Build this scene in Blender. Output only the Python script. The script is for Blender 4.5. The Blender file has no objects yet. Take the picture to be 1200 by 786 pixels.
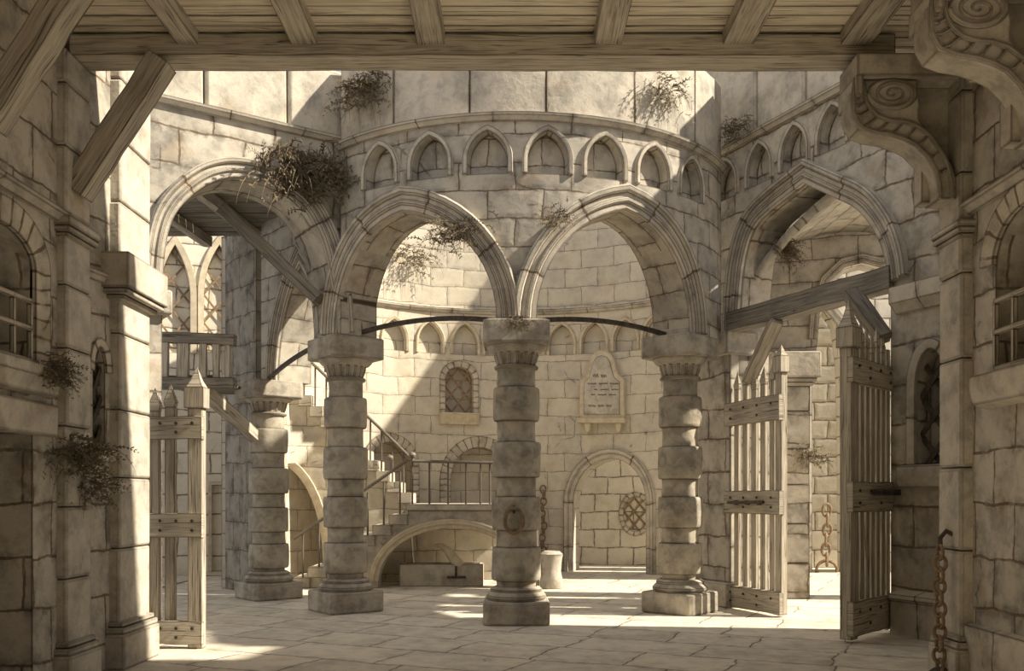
import bpy, bmesh, math, random
from mathutils import Vector, Matrix, noise
from mathutils.geometry import delaunay_2d_cdt
R = math.radians
sc = bpy.context.scene
COL = sc.collection

# ------------------------------------------------------------------ camera, sky, sun, exposure
F = 1100.0; CX = 600.0; HY = 583.0; EYE = 1.6
cam_d = bpy.data.cameras.new('camera'); cam = bpy.data.objects.new('camera', cam_d); COL.objects.link(cam)
cam_d.sensor_width = 36; cam_d.lens = 36 * F / 1200.0; cam_d.shift_y = (HY - 393) / 1200.0
cam.location = (0, 0, EYE); cam.rotation_euler = (R(90), 0, 0); sc.camera = cam
cam_d.clip_end = 200
w = bpy.data.worlds.new('world'); sc.world = w; w.use_nodes = True
w.node_tree.nodes['Background'].inputs[0].default_value = (0.96, 0.94, 0.95, 1)
w.node_tree.nodes['Background'].inputs[1].default_value = 0.80
sd = bpy.data.lights.new('sun', 'SUN'); sun = bpy.data.objects.new('sun', sd); COL.objects.link(sun)
sd.energy = 11.0; sd.angle = R(1.2); sd.color = (1.0, 0.90, 0.73)
SUN_FROM = Vector((0.90, -0.10, 0.74))
sun.location = (9, 6, 12); sun.rotation_euler = SUN_FROM.to_track_quat('Z', 'Y').to_euler()
sc.view_settings.view_transform = 'Standard'; sc.view_settings.look = 'None'
sc.view_settings.gamma = 1; sc.view_settings.use_curve_mapping = False
sc.view_settings.exposure = -0.2

# ------------------------------------------------------------------ helpers
def gx(px, D): return (px - CX) / F * D
def gz(py, D): return EYE + (HY - py) / F * D
ORG = {}
class MB:
    def __init__(s): s.f = []
    def face(s, pts, uv=None, smooth=False):
        pts = [Vector(p) for p in pts]
        if uv is None:
            n = (pts[1] - pts[0]).cross(pts[2] - pts[0])
            ax = max(range(3), key=lambda i: abs(n[i]))
            uv = [((p.x, p.y) if ax == 2 else (p.y, p.z) if ax == 0 else (p.x, p.z)) for p in pts]
        s.f.append((pts, uv, smooth))
    def add(s, o): s.f += o.f; return s
    def box(s, x0, x1, y0, y1, z0, z1):
        a = [Vector((x, y, z)) for z in (z0, z1) for y in (y0, y1) for x in (x0, x1)]
        for q in ((0,1,5,4),(1,3,7,5),(3,2,6,7),(2,0,4,6),(4,5,7,6),(0,2,3,1)): s.face([a[i] for i in q])
        return s
    def obox(s, c, sx, sy, z0, z1, rot=0, wd=False):      # box turned about z, centred c
        m = Matrix.Rotation(rot, 3, 'Z')
        a = [Vector((c[0], c[1], 0)) + m @ Vector((x*sx/2, y*sy/2, 0)) + Vector((0, 0, z)) for z in (z0, z1) for y in (-1, 1) for x in (-1, 1)]
        for q in ((0,1,5,4),(1,3,7,5),(3,2,6,7),(2,0,4,6),(4,5,7,6),(0,2,3,1)):
            P = [a[i] for i in q]; hz = abs(P[0].z-P[2].z) > 1e-6
            l = (P[1]-P[0]).length
            if hz and wd: o_ = c[0]*3.1+q[0]*.3; s.face(P, [(P[0].z, o_), (P[1].z, o_+l), (P[2].z, o_+l), (P[3].z, o_)])
            elif hz: s.face(P, [(0, P[0].z), (l, P[1].z), (l, P[2].z), (0, P[3].z)])
            else: s.face(P)
        return s
    def prism(s, poly, fn, d0, d1):             # poly in 2-D, fn(u,v,d)->world
        n = len(poly)
        s.face([fn(u, v, d1) for u, v in poly], list(poly)); s.face([fn(u, v, d0) for u, v in reversed(poly)], list(reversed(poly)))
        L = 0
        for i in range(n):
            a, b = poly[i], poly[(i+1) % n]; l = math.hypot(b[0]-a[0], b[1]-a[1])
            s.face([fn(a[0], a[1], d0), fn(b[0], b[1], d0), fn(b[0], b[1], d1), fn(a[0], a[1], d1)], [(L, 0), (L+l, 0), (L+l, d1-d0), (L, d1-d0)]); L += l
        return s
    def lathe(s, prof, c=(0, 0), seg=36, flute=None, smooth=True):
        L = 0
        for i in range(len(prof)-1):
            r0, z0 = prof[i]; r1, z1 = prof[i+1]
            l = math.hypot(r1-r0, z1-z0); rr = max(r0, r1)
            for k in range(seg):
                P = []; U = []
                for (rad, z, kk) in ((r0, z0, k), (r0, z0, k+1), (r1, z1, k+1), (r1, z1, k)):
                    t = 2*math.pi*kk/seg; q = rad
                    if flute and flute[0] <= z <= flute[1]: q = rad*(1+flute[3]*(0.5 if (kk % flute[2]) < flute[2]/2 else -0.5))
                    P.append((c[0]+q*math.cos(t), c[1]+q*math.sin(t), z)); U.append((2*math.pi*rr*kk/seg, z))
                s.face(P, U, smooth)
            L += l
        return s
    def tube(s, pts, r, seg=8, closed=False, cap=True, taper=None):
        pts = [Vector(p) for p in pts]; n = len(pts); rings = []; L = [0]
        for i in range(1, n): L.append(L[-1]+(pts[i]-pts[i-1]).length)
        up = Vector((0, 0, 1))
        nrm = None
        for i in range(n):
            a = pts[(i-1) % n] if (closed or i > 0) else pts[i]; b = pts[(i+1) % n] if (closed or i < n-1) else pts[i]
            t = (b-a).normalized()
            if nrm is None: nrm = t.cross(up) if t.cross(up).length > .1 else t.cross(Vector((1, 0, 0)))
            nrm = (nrm - t*nrm.dot(t)).normalized(); bn = t.cross(nrm)
            rr = r if taper is None else taper[i]
            rings.append([pts[i]+nrm*rr*math.cos(2*math.pi*k/seg)+bn*rr*math.sin(2*math.pi*k/seg) for k in range(seg)])
        for i in range(n if closed else n-1):
            A = rings[i]; B = rings[(i+1) % n]; l0 = L[i]; l1 = L[i+1] if i+1 < n else L[i]+.05
            for k in range(seg):
                k2 = (k+1) % seg
                s.face([A[k], A[k2], B[k2], B[k]], [(l0, k*r*.8), (l0, (k+1)*r*.8), (l1, (k+1)*r*.8), (l1, k*r*.8)], True)
        if cap and not closed: s.face(list(reversed(rings[0]))); s.face(rings[-1])
        return s
    def beam(s, p0, p1, w_, h, up=(0, 0, 1), seg=6, jit=.006, seed=0, twist=0):
        rnd = random.Random(seed*7+int(abs(p0[0]*100))); p0 = Vector(p0); p1 = Vector(p1)
        t = (p1-p0).normalized(); up = Vector(up)
        sd_ = t.cross(up).normalized(); u2 = sd_.cross(t).normalized(); L = (p1-p0).length; rings = []
        for i in range(seg+1):
            c = p0.lerp(p1, i/seg); q = []
            for (a, b) in ((-1, -1), (1, -1), (1, 1), (-1, 1)):
                j = lambda: rnd.uniform(-jit, jit)
                q.append(c+sd_*(a*w_/2+j())+u2*(b*h/2+j()))
            rings.append(q)
        wl = [w_, h, w_, h]; acc = [0, w_, w_+h, 2*w_+h, 2*w_+2*h]; ofs = seed*3.7
        for i in range(seg):
            for k in range(4):
                A = rings[i]; B = rings[i+1]; k2 = (k+1) % 4; l0 = L*i/seg; l1 = L*(i+1)/seg
                s.face([A[k], A[k2], B[k2], B[k]], [(l0+ofs, acc[k]+ofs), (l0+ofs, acc[k+1]+ofs), (l1+ofs, acc[k+1]+ofs), (l1+ofs, acc[k]+ofs)])
        s.face(list(reversed(rings[0]))); s.face(rings[-1])
        return s
    def build(s, name, mat, parent=None, bevel=0, merge=True, origin=None, sharp=True):
        P = [p for f in s.f for p in f[0]]
        o = Vector(((min(p.x for p in P)+max(p.x for p in P))/2, (min(p.y for p in P)+max(p.y for p in P))/2, min(p.z for p in P)))
        if origin is not None: o = Vector(origin)
        bm = bmesh.new(); uvl = bm.loops.layers.uv.new('UVMap')
        for pts, uv, sm in s.f:
            vs = [bm.verts.new(p-o) for p in pts]
            try: fc = bm.faces.new(vs)
            except ValueError: continue
            fc.smooth = sm
            for lp, q in zip(fc.loops, uv): lp[uvl].uv = q
        if merge: bmesh.ops.remove_doubles(bm, verts=bm.verts, dist=2e-4)
        bmesh.ops.recalc_face_normals(bm, faces=bm.faces)
        me = bpy.data.meshes.new(name); bm.to_mesh(me); bm.free()
        if sharp: me.set_sharp_from_angle(angle=R(38))
        ob = bpy.data.objects.new(name, me); COL.objects.link(ob); me.materials.append(mat)
        ORG[ob] = o
        if parent is not None: ob.parent = parent; ob.location = o-ORG[parent]
        else: ob.location = o
        if bevel:
            b = ob.modifiers.new('bevel', 'BEVEL'); b.width = bevel; b.segments = 2; b.limit_method = 'ANGLE'; b.angle_limit = R(40)
        return ob
def tag(o, label, cat, group=None, kind=None):
    if label: o['label'] = label
    if cat: o['category'] = cat
    if group: o['group'] = group
    if kind: o['kind'] = kind
    return o
def struct(o, label=None):
    o['kind'] = 'structure'
    if label: o['label'] = label
    return o
def thing(name, label, cat, loc, group=None):
    o = bpy.data.objects.new(name, None); COL.objects.link(o); o.location = loc; o.empty_display_size = .2
    ORG[o] = Vector(loc); return tag(o, label, cat, group)
def copy_tree(o, parent=None):
    c = o.copy(); COL.objects.link(c)
    if parent is not None: c.parent = parent
    for ch in list(o.children): copy_tree(ch, c)
    return c

class Plane:                                     # vertical plane A->B, front side d>0
    def __init__(s, A, B, flip=False):
        s.A = Vector(A); s.t = (Vector(B)-s.A).normalized(); n = Vector((s.t.y, -s.t.x)); s.L = (Vector(B)-s.A).length
        if n.dot(-s.A) < 0: n = -n
        if flip: n = -n
        s.n = n; s.curved = False
    def __call__(s, u, z, d=0): p = s.A+s.t*u+s.n*d; return Vector((p.x, p.y, z))
    def un(s, px, py):
        k = (px-CX)/F; D = (s.A.x*s.t.y-s.A.y*s.t.x)/(k*s.t.y-s.t.x); X = k*D
        return ((X-s.A.x)*s.t.x+(D-s.A.y)*s.t.y, gz(py, D))
    def dep(s, px):
        k = (px-CX)/F; return (s.A.x*s.t.y-s.A.y*s.t.x)/(k*s.t.y-s.t.x)
class Arc:
    def __init__(s, c, Rr, inner=False): s.c = c; s.R = Rr; s.inner = inner; s.curved = True
    def __call__(s, u, z, d=0):
        a = u/s.R
        if s.inner: return Vector((s.c[0]+(s.R-d)*math.sin(a), s.c[1]+(s.R-d)*math.cos(a), z))
        return Vector((s.c[0]+(s.R+d)*math.sin(a), s.c[1]-(s.R+d)*math.cos(a), z))
    def un(s, px, py):
        k = (px-CX)/F; a = k*k+1; b = -2*(k*s.c[0]+s.c[1]); cc = s.c[0]**2+s.c[1]**2-s.R**2
        q = math.sqrt(max(0, b*b-4*a*cc)); D = (-b+q)/(2*a) if s.inner else (-b-q)/(2*a)
        X = k*D; dx = X-s.c[0]; dy = (D-s.c[1]) if s.inner else (s.c[1]-D)
        return (math.atan2(dx, dy)*s.R, gz(py, D))

def inpoly(p, poly):
    x, y = p; c = False; n = len(poly)
    for i in range(n):
        x1, y1 = poly[i]; x2, y2 = poly[(i+1) % n]
        if (y1 > y) != (y2 > y) and x < (x2-x1)*(y-y1)/(y2-y1)+x1: c = not c
    return c
def dens(poly, step):
    o = []
    for i in range(len(poly)):
        a = poly[i]; b = poly[(i+1) % len(poly)]; n = max(1, int(math.hypot(b[0]-a[0], b[1]-a[1])/step))
        for k in range(n): o.append((a[0]+(b[0]-a[0])*k/n, a[1]+(b[1]-a[1])*k/n))
    return o
def wall(fr, outer, holes=(), niches=(), thick=.4, step=.3, back=True):
    mb = MB()
    if fr.curved: outer = dens(outer, step); holes = [dens(h, step) for h in holes]; niches = [(dens(p, step), d) for p, d in niches]
    loops = [outer]+list(holes)+[p for p, d in niches]
    V = []; E = []
    for lp in loops:
        b = len(V); V += [Vector(p) for p in lp]; E += [(b+i, b+(i+1) % len(lp)) for i in range(len(lp))]
    if fr.curved:
        us = [p[0] for p in outer]; vs = [p[1] for p in outer]; u = min(us)+step
        while u < max(us):
            v = min(vs)+step*.7
            while v < max(vs):
                if inpoly((u, v), outer): V.append(Vector((u, v)))
                v += step*1.6
            u += step
    res = delaunay_2d_cdt(V, E, [], 0, 1e-5)
    P = [(p.x, p.y) for p in res[0]]
    for f in res[2]:
        c = (sum(P[i][0] for i in f)/len(f), sum(P[i][1] for i in f)/len(f))
        if not inpoly(c, outer) or any(inpoly(c, h) for h in holes): continue
        nd = None
        for p, d in niches:
            if inpoly(c, p): nd = d
        uv = [P[i] for i in f]
        mb.face([fr(*P[i], -nd if nd else 0) for i in f], uv)
        if back: mb.face([fr(*P[i], -thick) for i in reversed(f)], list(reversed(uv)))
    for lp, dd in [(outer, thick)]+[(h, thick) for h in holes]+[(p, d) for p, d in niches]:
        L = 0
        for i in range(len(lp)):
            a = lp[i]; b = lp[(i+1) % len(lp)]; l = math.hypot(b[0]-a[0], b[1]-a[1])
            vert = abs(b[1]-a[1]) > abs(b[0]-a[0])
            uv = [(0, a[1]), (0, b[1]), (dd, b[1]), (dd, a[1])] if vert else [(L, 0), (L+l, 0), (L+l, dd), (L, dd)]
            mb.face([fr(*a, 0), fr(*b, 0), fr(*b, -dd), fr(*a, -dd)], uv); L += l
    return mb
def pointed(s0, s1, zs, zc, n=12):
    a = (s1-s0)/2; h = zc-zs; m = (s0+s1)/2; o = []
    if h >= a:
        Rr = (a*a+h*h)/(2*a); cx = s0+Rr; A = math.atan2(h, m-cx)
        for i in range(n+1): t = math.pi+(A-math.pi)*i/n; o.append((cx+Rr*math.cos(t), zs+Rr*math.sin(t)))
        o += [(2*m-x, z) for x, z in reversed(o[:-1])]
    else:
        for i in range(2*n+1): t = math.pi*(1-i/(2*n)); o.append((m+a*math.cos(t), zs+h*math.sin(t)))
    return o
def rounded(s0, s1, zs, zc, n=12):
    a = (s1-s0)/2; h = zc-zs; m = (s0+s1)/2
    return [(m+a*math.cos(math.pi*(1-i/(2*n))), zs+h*math.sin(math.pi*(1-i/(2*n)))) for i in range(2*n+1)]
def sweep(fr, path, prof, closed=False, smooth=False, step=.25):
    mb = MB(); n = len(path)
    if fr.curved and not closed:
        q = []
        for i in range(n-1):
            a, b = path[i], path[i+1]; k = max(1, int(math.hypot(b[0]-a[0], b[1]-a[1])/step))
            q += [(a[0]+(b[0]-a[0])*j/k, a[1]+(b[1]-a[1])*j/k) for j in range(k)]
        path = q+[path[-1]]; n = len(path)
    N = []
    for i in range(n):
        def nn(a, b):
            dx, dy = b[0]-a[0], b[1]-a[1]; l = math.hypot(dx, dy) or 1; return (-dy/l, dx/l)
        A = nn(path[i-1], path[i]) if i > 0 else None; B = nn(path[i], path[i+1]) if i < n-1 else None
        if A is None: N.append(B); continue
        if B is None: N.append(A); continue
        mx, my = A[0]+B[0], A[1]+B[1]; l = math.hypot(mx, my) or 1; mx /= l; my /= l
        k = 1/max(.6, mx*A[0]+my*A[1]); N.append((mx*k, my*k))
    L = [0]
    for i in range(1, n): L.append(L[-1]+math.hypot(path[i][0]-path[i-1][0], path[i][1]-path[i-1][1]))
    pt = lambda i, k: fr(path[i][0]+N[i][0]*prof[k][0], path[i][1]+N[i][1]*prof[k][0], prof[k][1])
    pl = [0]
    for k in range(1, len(prof)): pl.append(pl[-1]+math.hypot(prof[k][0]-prof[k-1][0], prof[k][1]-prof[k-1][1]))
    for i in range(n-1):
        for k in range(len(prof)-1):
            mb.face([pt(i, k), pt(i+1, k), pt(i+1, k+1), pt(i, k+1)], [(L[i], pl[k]), (L[i+1], pl[k]), (L[i+1], pl[k+1]), (L[i], pl[k+1])], smooth)
    mb.face([pt(0, k) for k in range(len(prof))]); mb.face([pt(n-1, k) for k in reversed(range(len(prof)))])
    return mb
def spline(P, k=4):
    o = []
    for i in range(len(P)-1):
        a, b, c, d = P[max(0, i-1)], P[i], P[i+1], P[min(len(P)-1, i+2)]
        for j in range(k):
            t = j/k; o.append(tuple(.5*((2*b[m])+(c[m]-a[m])*t+(2*a[m]-5*b[m]+4*c[m]-d[m])*t*t+(3*b[m]-a[m]-3*c[m]+d[m])*t**3) for m in (0, 1)))
    return o+[tuple(P[-1])]
RING = [(0, -.04), (0, .05), (.07, .05), (.09, .085), (.12, .085), (.14, .06), (.20, .06), (.22, .11), (.27, .12), (.30, .09), (.30, -.04)]
SMALLRING = [(0, -.02), (0, .035), (.035, .05), (.07, .05), (.085, .02), (.085, -.02)]
CORN = [(-.05, -.03), (-.05, .04), (-.02, .06), (0, .10), (.035, .11), (.05, .05), (.06, -.03)]
def scl(p, a, b=None): b = a if b is None else b; return [(x*a, y*b) for x, y in p]

# ------------------------------------------------------------------ materials
def nt(name):
    m = bpy.data.materials.new(name); m.use_nodes = True; t = m.node_tree; t.nodes.clear(); return m, t
class NB:
    def __init__(s, t): s.t = t
    def n(s, typ, ins=None, **kw):
        nd = s.t.nodes.new(typ)
        for k, v in kw.items(): setattr(nd, k, v)
        for k, v in (ins or {}).items():
            if isinstance(v, bpy.types.NodeSocket): s.t.links.new(v, nd.inputs[k])
            else: nd.inputs[k].default_value = v
        return nd
    def math(s, op, a, b=0.0, clamp=False):
        return s.n('ShaderNodeMath', {0: a, 1: b}, operation=op, use_clamp=clamp).outputs[0]
    def mix(s, f, a, b, mode='MIX'):
        nd = s.n('ShaderNodeMix', data_type='RGBA', blend_type=mode)
        for k, v in ((0, f), (6, a), (7, b)):
            if isinstance(v, bpy.types.NodeSocket): s.t.links.new(v, nd.inputs[k])
            else: nd.inputs[k].default_value = v
        return nd.outputs[2]
    def ramp(s, f, a, b):
        return s.n('ShaderNodeMapRange', {0: f, 1: a, 2: b, 3: 0.0, 4: 1.0}, clamp=True).outputs[0]
INK = (.045, .026, .014, 1)
def edge_ink(b, col, rad=.030, amt=.9):
    bv = b.n('ShaderNodeBevel', {'Radius': rad}, samples=4); g = b.n('ShaderNodeNewGeometry')
    d = b.n('ShaderNodeVectorMath', {0: bv.outputs[0], 1: g.outputs['Normal']}, operation='DOT_PRODUCT').outputs['Value']
    e = b.ramp(b.math('ABSOLUTE', d), .994, .94)
    return b.mix(b.math('MULTIPLY', e, amt), col, INK)
def stone(name,  bw=.7, bh=.36, base=(0.538, 0.491, 0.412), dark=(0.243, 0.229, 0.203), mort=.010, ink=True, seed=0, inkamt=.8, wash=.95, rot=0, freq=2, squash=1, crack=.5):
    m, t = nt(name); b = NB(t)
    uv = b.n('ShaderNodeUVMap'); uv.uv_map = 'UVMap'
    src = uv.outputs[0]
    if rot: src = b.n('ShaderNodeMapping', {0: src, 2: (0, 0, R(rot))}).outputs[0]
    geo = b.n('ShaderNodeTexCoord').outputs['Object']
    n1 = b.n('ShaderNodeTexNoise', {'Vector': src, 'Scale': 1.6, 'Detail': 2.0})
    n2 = b.n('ShaderNodeTexNoise', {'Vector': src, 'Scale': 14.0, 'Detail': 3.0})
    def off(nd, k):
        v = b.n('ShaderNodeVectorMath', {0: nd.outputs['Color'], 1: (.5, .5, .5)}, operation='SUBTRACT').outputs[0]
        return b.n('ShaderNodeVectorMath', {0: v, 'Scale': k}, operation='SCALE').outputs[0]
    v = b.n('ShaderNodeVectorMath', {0: src, 1: off(n1, .12*min(bh, .6)/.4)}, operation='ADD').outputs[0]
    v = b.n('ShaderNodeVectorMath', {0: v, 1: off(n2, .026)}, operation='ADD').outputs[0]
    v = b.n('ShaderNodeVectorMath', {0: v, 1: (seed*.37, seed*.21, 0)}, operation='ADD').outputs[0]
    # washes
    w1 = b.n('ShaderNodeTexNoise', {'Vector': geo, 'Scale': 1.1+.13*seed, 'Detail': 5.0, 'Roughness': .6, 'Distortion': .2}).outputs[0]
    w2 = b.n('ShaderNodeTexNoise', {'Vector': geo, 'Scale': 5.5, 'Detail': 5.0, 'Roughness': .65, 'Distortion': .25}).outputs[0]
    w3 = b.n('ShaderNodeTexNoise', {'Vector': geo, 'Scale': 70.0, 'Detail': 2.0}).outputs[0]
    f = b.math('ADD', b.math('MULTIPLY', b.ramp(w1, .42, .66), .55), b.math('MULTIPLY', b.ramp(w2, .45, .62), .40))
    br = None
    if bw:
        kw = dict(offset=.5, offset_frequency=2, squash=squash, squash_frequency=freq)
        br = b.n('ShaderNodeTexBrick', {'Vector': v, 'Color1': (0, 0, 0, 1), 'Color2': (1, 1, 1, 1), 'Mortar': (.5, .5, .5, 1), 'Scale': 1.0, 'Mortar Size': mort, 'Mortar Smooth': .1, 'Brick Width': bw, 'Row Height': bh}, **kw)
        br2 = b.n('ShaderNodeTexBrick', {'Vector': v, 'Color1': (0, 0, 0, 1), 'Color2': (1, 1, 1, 1), 'Mortar': (.5, .5, .5, 1), 'Scale': 1.0, 'Mortar Size': min(.09, bh*.2), 'Mortar Smooth': 1.0, 'Brick Width': bw, 'Row Height': bh}, **kw)
        rnd = b.n('ShaderNodeSeparateColor', {0: br.outputs[0]}).outputs[0]
        f = b.math('ADD', f, b.math('MULTIPLY', b.math('SUBTRACT', rnd, .5), .38))
        halo = b.math('MULTIPLY', br2.outputs[1], b.ramp(w2, .42, .6))
        f = b.math('ADD', f, b.math('MULTIPLY', halo, .45))
    f = b.math('MULTIPLY', f, wash, True)
    col = b.mix(f, (*base, 1), (*dark, 1))
    col = b.mix(b.math('MULTIPLY', b.ramp(w3, .5, .75), .22), col, (.2, .16, .11, 1))
    warm = b.ramp(b.n('ShaderNodeTexNoise', {'Vector': geo, 'Scale': 2.3, 'Detail': 3.0}).outputs[0], .56, .72)
    col = b.mix(b.math('MULTIPLY', warm, .30), col, (.42, .29, .16, 1))
    hgt = w2
    if bw:
        br_ = b.ramp(b.n('ShaderNodeTexNoise', {'Vector': v, 'Scale': 6.0, 'Detail': 2.0}).outputs[0], .30, .5)
        lk = b.math('MULTIPLY', b.math('MULTIPLY', br.outputs[1], b.math('ADD', b.math('MULTIPLY', br_, .6), .4)), inkamt)
        col = b.mix(lk, col, (.115, .072, .04, 1))
        hgt = b.math('SUBTRACT', b.math('MULTIPLY', w2, .5), b.math('MULTIPLY', br2.outputs[1], .32))
    # wandering cracks
    if ink:
        vo = b.n('ShaderNodeTexVoronoi', {'Vector': v, 'Scale': .9}, feature='DISTANCE_TO_EDGE').outputs['Distance']
        ck = b.math('MULTIPLY', b.ramp(vo, .012, .004), b.ramp(w1, .60, .64))
        col = b.mix(b.math('MULTIPLY', ck, crack), col, INK)
        col = edge_ink(b, col)
    bp = b.n('ShaderNodeBump', {'Strength': .55, 'Distance': .025, 'Height': hgt})
    p = b.n('ShaderNodeBsdfPrincipled', {'Base Color': col, 'Roughness': .95, 'Normal': bp.outputs[0]})
    p.inputs['Specular IOR Level'].default_value = .1
    b.n('ShaderNodeOutputMaterial', {0: p.outputs[0]}); return m
def wood(name, base=(0.447, 0.396, 0.317), dark=(0.152, 0.134, 0.109), ink=.9):
    m, t = nt(name); b = NB(t)
    uv = b.n('ShaderNodeUVMap'); uv.uv_map = 'UVMap'
    mp = b.n('ShaderNodeMapping', {0: uv.outputs[0], 3: (1.2, 26, 1)}).outputs[0]
    g = b.n('ShaderNodeTexNoise', {'Vector': mp, 'Scale': 1.3, 'Detail': 4.0, 'Distortion': 1.4}).outputs[0]
    mp2 = b.n('ShaderNodeMapping', {0: uv.outputs[0], 3: (1.6, 60, 1)}).outputs[0]
    g2 = b.n('ShaderNodeTexNoise', {'Vector': mp2, 'Scale': 1.0, 'Detail': 2.0, 'Distortion': .8}).outputs[0]
    g3 = b.n('ShaderNodeTexNoise', {'Vector': uv.outputs[0], 'Scale': 2.0, 'Detail': 3.0}).outputs[0]
    col = b.mix(b.math('ADD', b.math('MULTIPLY', b.ramp(g, .40, .68), .6), b.math('MULTIPLY', b.ramp(g3, .45, .7), .3)), (*base, 1), (*dark, 1))
    col = b.mix(b.math('MULTIPLY', b.ramp(g2, .60, .66), .75), col, INK)
    if ink: col = edge_ink(b, col, .022, ink)
    bp = b.n('ShaderNodeBump', {'Strength': .4, 'Distance': .01, 'Height': g})
    p = b.n('ShaderNodeBsdfPrincipled', {'Base Color': col, 'Roughness': .85, 'Normal': bp.outputs[0]}); p.inputs['Specular IOR Level'].default_value = .15
    b.n('ShaderNodeOutputMaterial', {0: p.outputs[0]}); return m
def plain(name, col, c2, rough=.7, metal=0, ink=False, scale=18):
    m, t = nt(name); b = NB(t); o = b.n('ShaderNodeTexCoord').outputs['Object']
    g = b.n('ShaderNodeTexNoise', {'Vector': o, 'Scale': scale, 'Detail': 3.0}).outputs[0]
    c = b.mix(b.ramp(g, .35, .65), (*col, 1), (*c2, 1))
    if ink: c = edge_ink(b, c, .01, .8)
    p = b.n('ShaderNodeBsdfPrincipled', {'Base Color': c, 'Roughness': rough, 'Metallic': metal}); p.inputs['Specular IOR Level'].default_value = .25
    b.n('ShaderNodeOutputMaterial', {0: p.outputs[0]}); return m
CREAM = (0.576, 0.525, 0.439)
S_drum = stone('drum_masonry', .72, .355, seed=1)
S_big = stone('large_ashlar', 1.12, .72, base=CREAM, seed=2, mort=.014)
S_back = stone('pale_masonry', .74, .40, base=(0.631, 0.573, 0.465), dark=(0.368, 0.343, 0.299), mort=.009, seed=3, wash=.6, inkamt=.65)
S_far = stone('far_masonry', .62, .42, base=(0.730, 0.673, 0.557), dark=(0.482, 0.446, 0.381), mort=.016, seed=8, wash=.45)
S_wall = stone('wall_masonry', .82, .47, seed=4, dark=(0.213, 0.199, 0.173), mort=.014)
S_near = stone('near_masonry', .62, .43, seed=9, dark=(0.213, 0.199, 0.173), mort=.012)
S_pier = stone('pier_stone', 0, 0, seed=5, base=CREAM)
S_col = stone('column_stone', 0, 0, seed=6, base=(0.498, 0.451, 0.376), dark=(0.164, 0.151, 0.132), wash=.95, crack=0)
S_colb = stone('column_shaft_stone', 0, 0, seed=7, base=(.46, .415, .335), dark=(.125, .115, .10), wash=.95, crack=0)
S_ring = stone('archivolt_stone', .95, 50, seed=5, mort=.014, base=CREAM)
S_vous = stone('voussoir_stone', .13, 50, seed=6, mort=.012, base=(0.592, 0.534, 0.434), dark=(0.346, 0.317, 0.267))
S_trim = stone('moulding_stone', 1.0, 50, seed=3, mort=.01, base=CREAM)
S_floor = stone('floor_flagstone', 1.35, .82, base=(.70, .64, .53), dark=(0.386, 0.357, 0.307), mort=.011, seed=6, rot=24, wash=.8, squash=.7)
W_beam = wood('old_timber', (0.534, 0.480, 0.390), (0.191, 0.169, 0.140)); W_dark = wood('dark_timber', (0.287, 0.258, 0.215), (0.087, 0.080, 0.069))
W_pale = wood('pale_gate_wood', (0.589, 0.524, 0.416), (0.247, 0.218, 0.175)); W_plank = wood('ceiling_plank_wood', (.76, .68, .54), (.42, .37, .29), ink=.9)
IRON = plain('dark_iron', (.045, .038, .032), (.10, .08, .06), .6, .2)
RUST = plain('pale_rusty_iron', (.30, .21, .13), (.16, .11, .07), .7, .1)
WEED = plain('dry_weed', (.085, .062, .036), (.19, .15, .095), .9, 0, scale=30)
PALE = plain('pale_carved_stone', (.62, .54, .40), (.48, .41, .30), .9, 0, True, 8)

# ================================================================== SETTING
fl = MB()
N = 24
for i in range(N):
    for j in range(N):
        x0 = -9+20*i/N; x1 = -9+20*(i+1)/N; y0 = -3+28*j/N; y1 = -3+28*(j+1)/N
        fl.face([(x0, y0, 0), (x1, y0, 0), (x1, y1, 0), (x0, y1, 0)])
struct(fl.build('floor', S_floor), 'pale flagstone floor with long cast shadows')

# ---- rotunda drum (bulging to the viewer)
DC = (.05, 15.1); DR = 3.3; drum = Arc(DC, DR)
ZS = 3.84
def colang(px): s, z = Arc(DC, 3.0).un(px, 500); return s/3.0
aC, aL, aR = colang(605), colang(405), colang(797)
sC, sL, sR = aC*DR, aL*DR, aR*DR
archL = pointed(sL+.32, sC-.25, ZS, 5.30); archR = pointed(sC+.25, sR-.25, ZS, 5.32)
s_end0, s_end1 = -R(46.5)*DR, R(66)*DR
outer = [(s_end0, ZS)]+archL+archR+[(s_end1, ZS), (s_end1, 6.40), (s_end0, 6.40)]
nich = []; nich_s = []
for k in range(8):
    a = R(-46+13.25*k)*DR
    if k == 0: a += .03
    q = pointed(a-.255, a+.255, 5.86, 6.22, 8); nich_s.append(a)
    nich.append(([(a-.255, 5.68)]+q+[(a+.255, 5.68)], .16))
struct(wall(drum, outer, [], [n for n in nich if n[0][0][0] > s_end0+.02], .6, .22).build('wall_rotunda', S_drum), 'round drum wall over two pointed arches')
m = MB()
for p, d in nich:
    if p[0][0] > s_end0+.1: m.add(sweep(drum, p, scl(SMALLRING, .8)))
struct(m.build('trim_1', S_pier), 'hood mouldings of the blind niches on the drum')
struct(sweep(drum, [(s_end0, 6.38), (s_end1, 6.38)], CORN).build('trim_2', S_trim))
m = MB(); rnd = random.Random(4)
u = s_end0
while u < s_end1-.3:
    v = min(u+rnd.uniform(.95, 1.25), s_end1); top = 7.35+rnd.uniform(-.1, .25)
    top += .25
    P = wall(drum, [(u+.008, 6.42), (v-.008, 6.42), (v-.012, top), (u+.012, top-.03)], [], [], .55, .25); m.add(P); u = v
struct(m.build('wall_parapet', S_pier, bevel=.035), 'large parapet blocks of the drum')
for i, a in enumerate((archL, archR)):
    struct(sweep(drum, a, RING).build('trim_%d' % (3+i), S_ring))
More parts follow.
